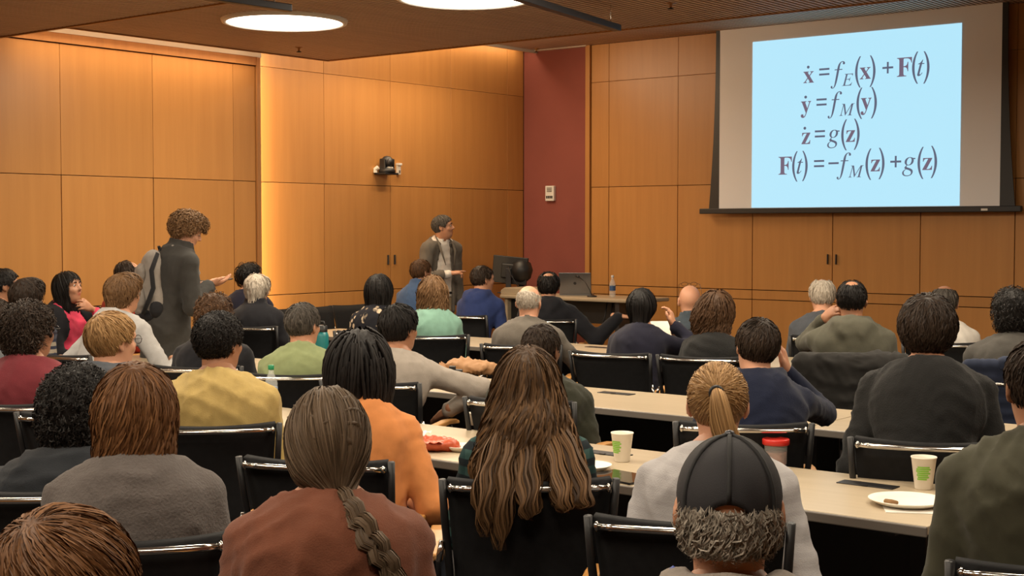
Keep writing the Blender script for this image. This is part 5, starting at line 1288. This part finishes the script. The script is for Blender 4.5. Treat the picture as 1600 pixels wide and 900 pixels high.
# ------------------------------------------------------------------ the two standing people
rS, iS = cast(303, 331, 6.4, 78, 80, 'standing student in a long dark coat looking down at a phone', stand=True, near=True, group='people standing', skin='pale', hc='lightbrown', hair=dict(kind='mop', n=900, w=.003, t=.014, L=.055, wave=.009, freq=1.3, mess=.9, lift=.016, lump=.006), top_mat=C['coat'], top_name='coat', coat=True, collar='stand', hpitch=26, lean=8, eyes=True, loose=.022, leg_mat=C['jet'], girth=1.05,
              arms={1: dict(t=(.05, .31, 1.25), pole=(.5, -.4, -.8), dir=(-.1, 1, .15), up=(.2, 0, -1), curl=.35), -1: dict(t=(-.05, .31, 1.24), pole=(-.5, -.4, -.8), dir=(.15, 1, .1), up=(-.2, 0, -1), curl=.35)}, sleeve=.86)
def place_on(root, name, loc, label, cat):
    M = Matrix.Translation(root.location) @ Matrix.Rotation(root.rotation_euler[2], 4, 'Z'); q = M @ Vector(loc)
    return tag(empty(name, tuple(q), root.rotation_euler[2]), label, cat)
wr_ = (iS['arms'][1]['W'] + iS['arms'][-1]['W']) / 2
ph = place_on(rS, 'phone', (wr_[0], wr_[1] + .10, wr_[2] + .022), 'phone held flat in the standing student\'s hands', 'phone')
MB().box(-.036, .036, -.07, .07, 0, .008, Matrix.Rotation(.15, 4, 'X')).build('phone_case', M_BLACK, ph, bevel=.003); MB().box(-.032, .032, -.064, .064, .008, .009, Matrix.Rotation(.15, 4, 'X')).build('phone_screen', mat('phone_glass', (.25, .26, .28), .1), ph)
M_PACK = cloth('pack_grey', (.26, .235, .21), 'smooth'); M_PACKB = cloth('pack_black', (.016, .016, .018), 'smooth')
zc = iS['NB'][2] - .27; yb = iS['NB'][1] - .215
bp_ = place_on(rS, 'backpack', (0, yb, zc), 'grey and black backpack worn by the standing student', 'backpack')
def blob(name, prims, m, par, h=.012, fold=.002, sd=1):
    Pq, Fq = solid_mesh(prims, h); Pq = folds(Pq, vnormals(Pq, Fq), fold, sd); return link(name, mesh_from(name, Pq, Fq, m), par)
blob('main_bag', [ell((0, .0, .02), (.145, .085, .235), k=.04), ell((0, .02, -.10), (.15, .09, .15), k=.05), ell((0, .02, .15), (.12, .07, .10), k=.05)], M_PACK, bp_)
blob('front_pocket', [ell((0, -.085, -.09), (.115, .045, .125), k=.03), ell((0, -.075, .09), (.10, .04, .08), k=.01)], M_PACK, bp_, sd=4)
blob('base_panel', [ell((0, -.01, -.20), (.145, .11, .065), k=.03)], M_PACKB, bp_)
for s in (-1, 1):
    MB().tube([(s * .07, .07, .22), (s * .085, .13, .275), (s * .11, .24, .24), (s * .125, .29, .1), (s * .125, .22, -.05), (s * .12, .08, -.16)], [.022, .024, .024, .022, .018, .012], 8, sx=.45).build('shoulder_strap', M_PACK, bp_, smooth=True)
    MB().tube([(s * .11, .02, .24), (s * .145, -.03, .12), (s * .152, -.02, .0), (s * .155, -.05, -.08), (s * .13, -.09, -.18)], [.018, .022, .022, .022, .018], 8, sx=.5).build('compression_strap', M_PACKB, bp_, smooth=True)
    blob('side_pouch', [ell((s * .145, .0, -.15), (.03, .05, .06), k=.02)], M_PACKB, bp_)
MB().tube([(-.03, .06, .25), (-.025, .05, .285), (.025, .05, .285), (.03, .06, .25)], .007, 6).build('grab_handle', M_PACKB, bp_, smooth=True)
MB().tube([(-.09, -.105, .03), (0, -.128, .04), (.09, -.105, .03)], .006, 6).build('zip', M_PACKB, bp_, smooth=True)

rT, iT = cast(689, 336, 10.85, 146, 98, 'standing speaker in a grey jacket and white shirt looking up at the screen', stand=True, near=True, group='people standing', skin='fair', hc='salt', hair=short(700, .0024, t=.012, L=.05, comb=(0, -.3, 0)), top_mat=C['white'], collar='shirt', hpitch=-6, lean=1, eyes=True, leg_mat=C['khaki'], hem=.0,
              open=dict(w0=.045, w1=.10, mat=C['tweed'], hem=.16, lapel=True), arms={1: dict(t=(.03, .27, 1.18), pole=(.8, -.4, -.5), dir=(-.9, .45, .12), up=(.0, .3, 1), curl=.8, point=True), -1: 'hang'})
MB().tube([tuple(iT['PC'] + V(.168 * math.cos(a), .124 * math.sin(a) - .004, .045)) for a in np.linspace(0, 6.283, 25)], .014, 6, sx=1.0).build('belt', M_SHOE, rT, smooth=True)
MB().tube([tuple(iT['NB'] + V(-.03, .115, -.05)), tuple(iT['NB'] + V(-.03, .135, -.052))], .010, 8).build('lapel_microphone', M_BLACK, rT, smooth=True)

# ------------------------------------------------------------------ coats left on chairs, a camera, empty chairs by the wall
def on_chair(root, name, prims, m, label, cat, fold, seed, h=.014):
    Pq, Fq = solid_mesh(prims, h); Pq = folds(Pq, vnormals(Pq, Fq), fold, seed)
    o = empty(name, tuple(root.location), root.rotation_euler[2]); tag(o, label, cat); link('coat_body', mesh_from('coat_body', Pq, Fq, m), o); return o
M_PUFF = cloth('puffer', (.020, .027, .052), 'smooth'); M_DARKJ = cloth('draped', (.020, .019, .018), 'smooth')
o = on_chair(r39, 'quilted_jacket', [cone((-.27, -.20, z), (.27, -.20, z), .037, .037, .004) for z in np.arange(.55, .97, .058)], M_PUFF, 'quilted navy jacket hung over the chair at right', 'jacket', .002, 3)
blob('collar', [cone((-.10, -.21, .97), (.10, -.21, .97), .04, .04, .03)], M_PUFF, o); blob('sleeve', [cone((-.29, -.17, .90), (-.31, -.12, .55), .055, .045, .02)], M_PUFF, o)
o = on_chair(r36, 'draped_coat', [cone((-.27, -.20, z), (.25, -.20, z), .055, .055, .08) for z in (.90, .82, .74, .66, .58, .50)], M_DARKJ, 'dark coat draped over the chair of the olive-grey sweater', 'coat', .006, 9)
blob('sleeve', [cone((-.28, -.19, .88), (-.30, -.14, .55), .06, .05, .02)], M_DARKJ, o, fold=.004)
p = at_z(707, 597, TZ); o = empty('camera', (p[0], p[1], TZ), .7); tag(o, 'small black photo camera on the table beside the light grey sleeve', 'camera')
MB().box(-.06, .06, -.022, .022, 0, .075).build('camera_body', M_BLACK, o, bevel=.006); MB().box(-.02, .02, -.02, .02, .075, .095).build('viewfinder', M_BLACK, o, bevel=.004); MB().tube([(0, -.02, .036), (0, -.06, .036)], [.03, .028], 16).build('lens', M_BLACK, o, smooth=True)
for i, (u, v, lb) in enumerate(((452, 470, 'empty black chair by the bright wall, left of three'), (497, 468, 'empty black chair by the bright wall, middle of three'), (560, 464, 'empty black chair by the bright wall, right of three'))):
    p = at_x(u, v, -9.72); chair(-9.6, p[1], 95, lb, 'empty chairs along the wall')
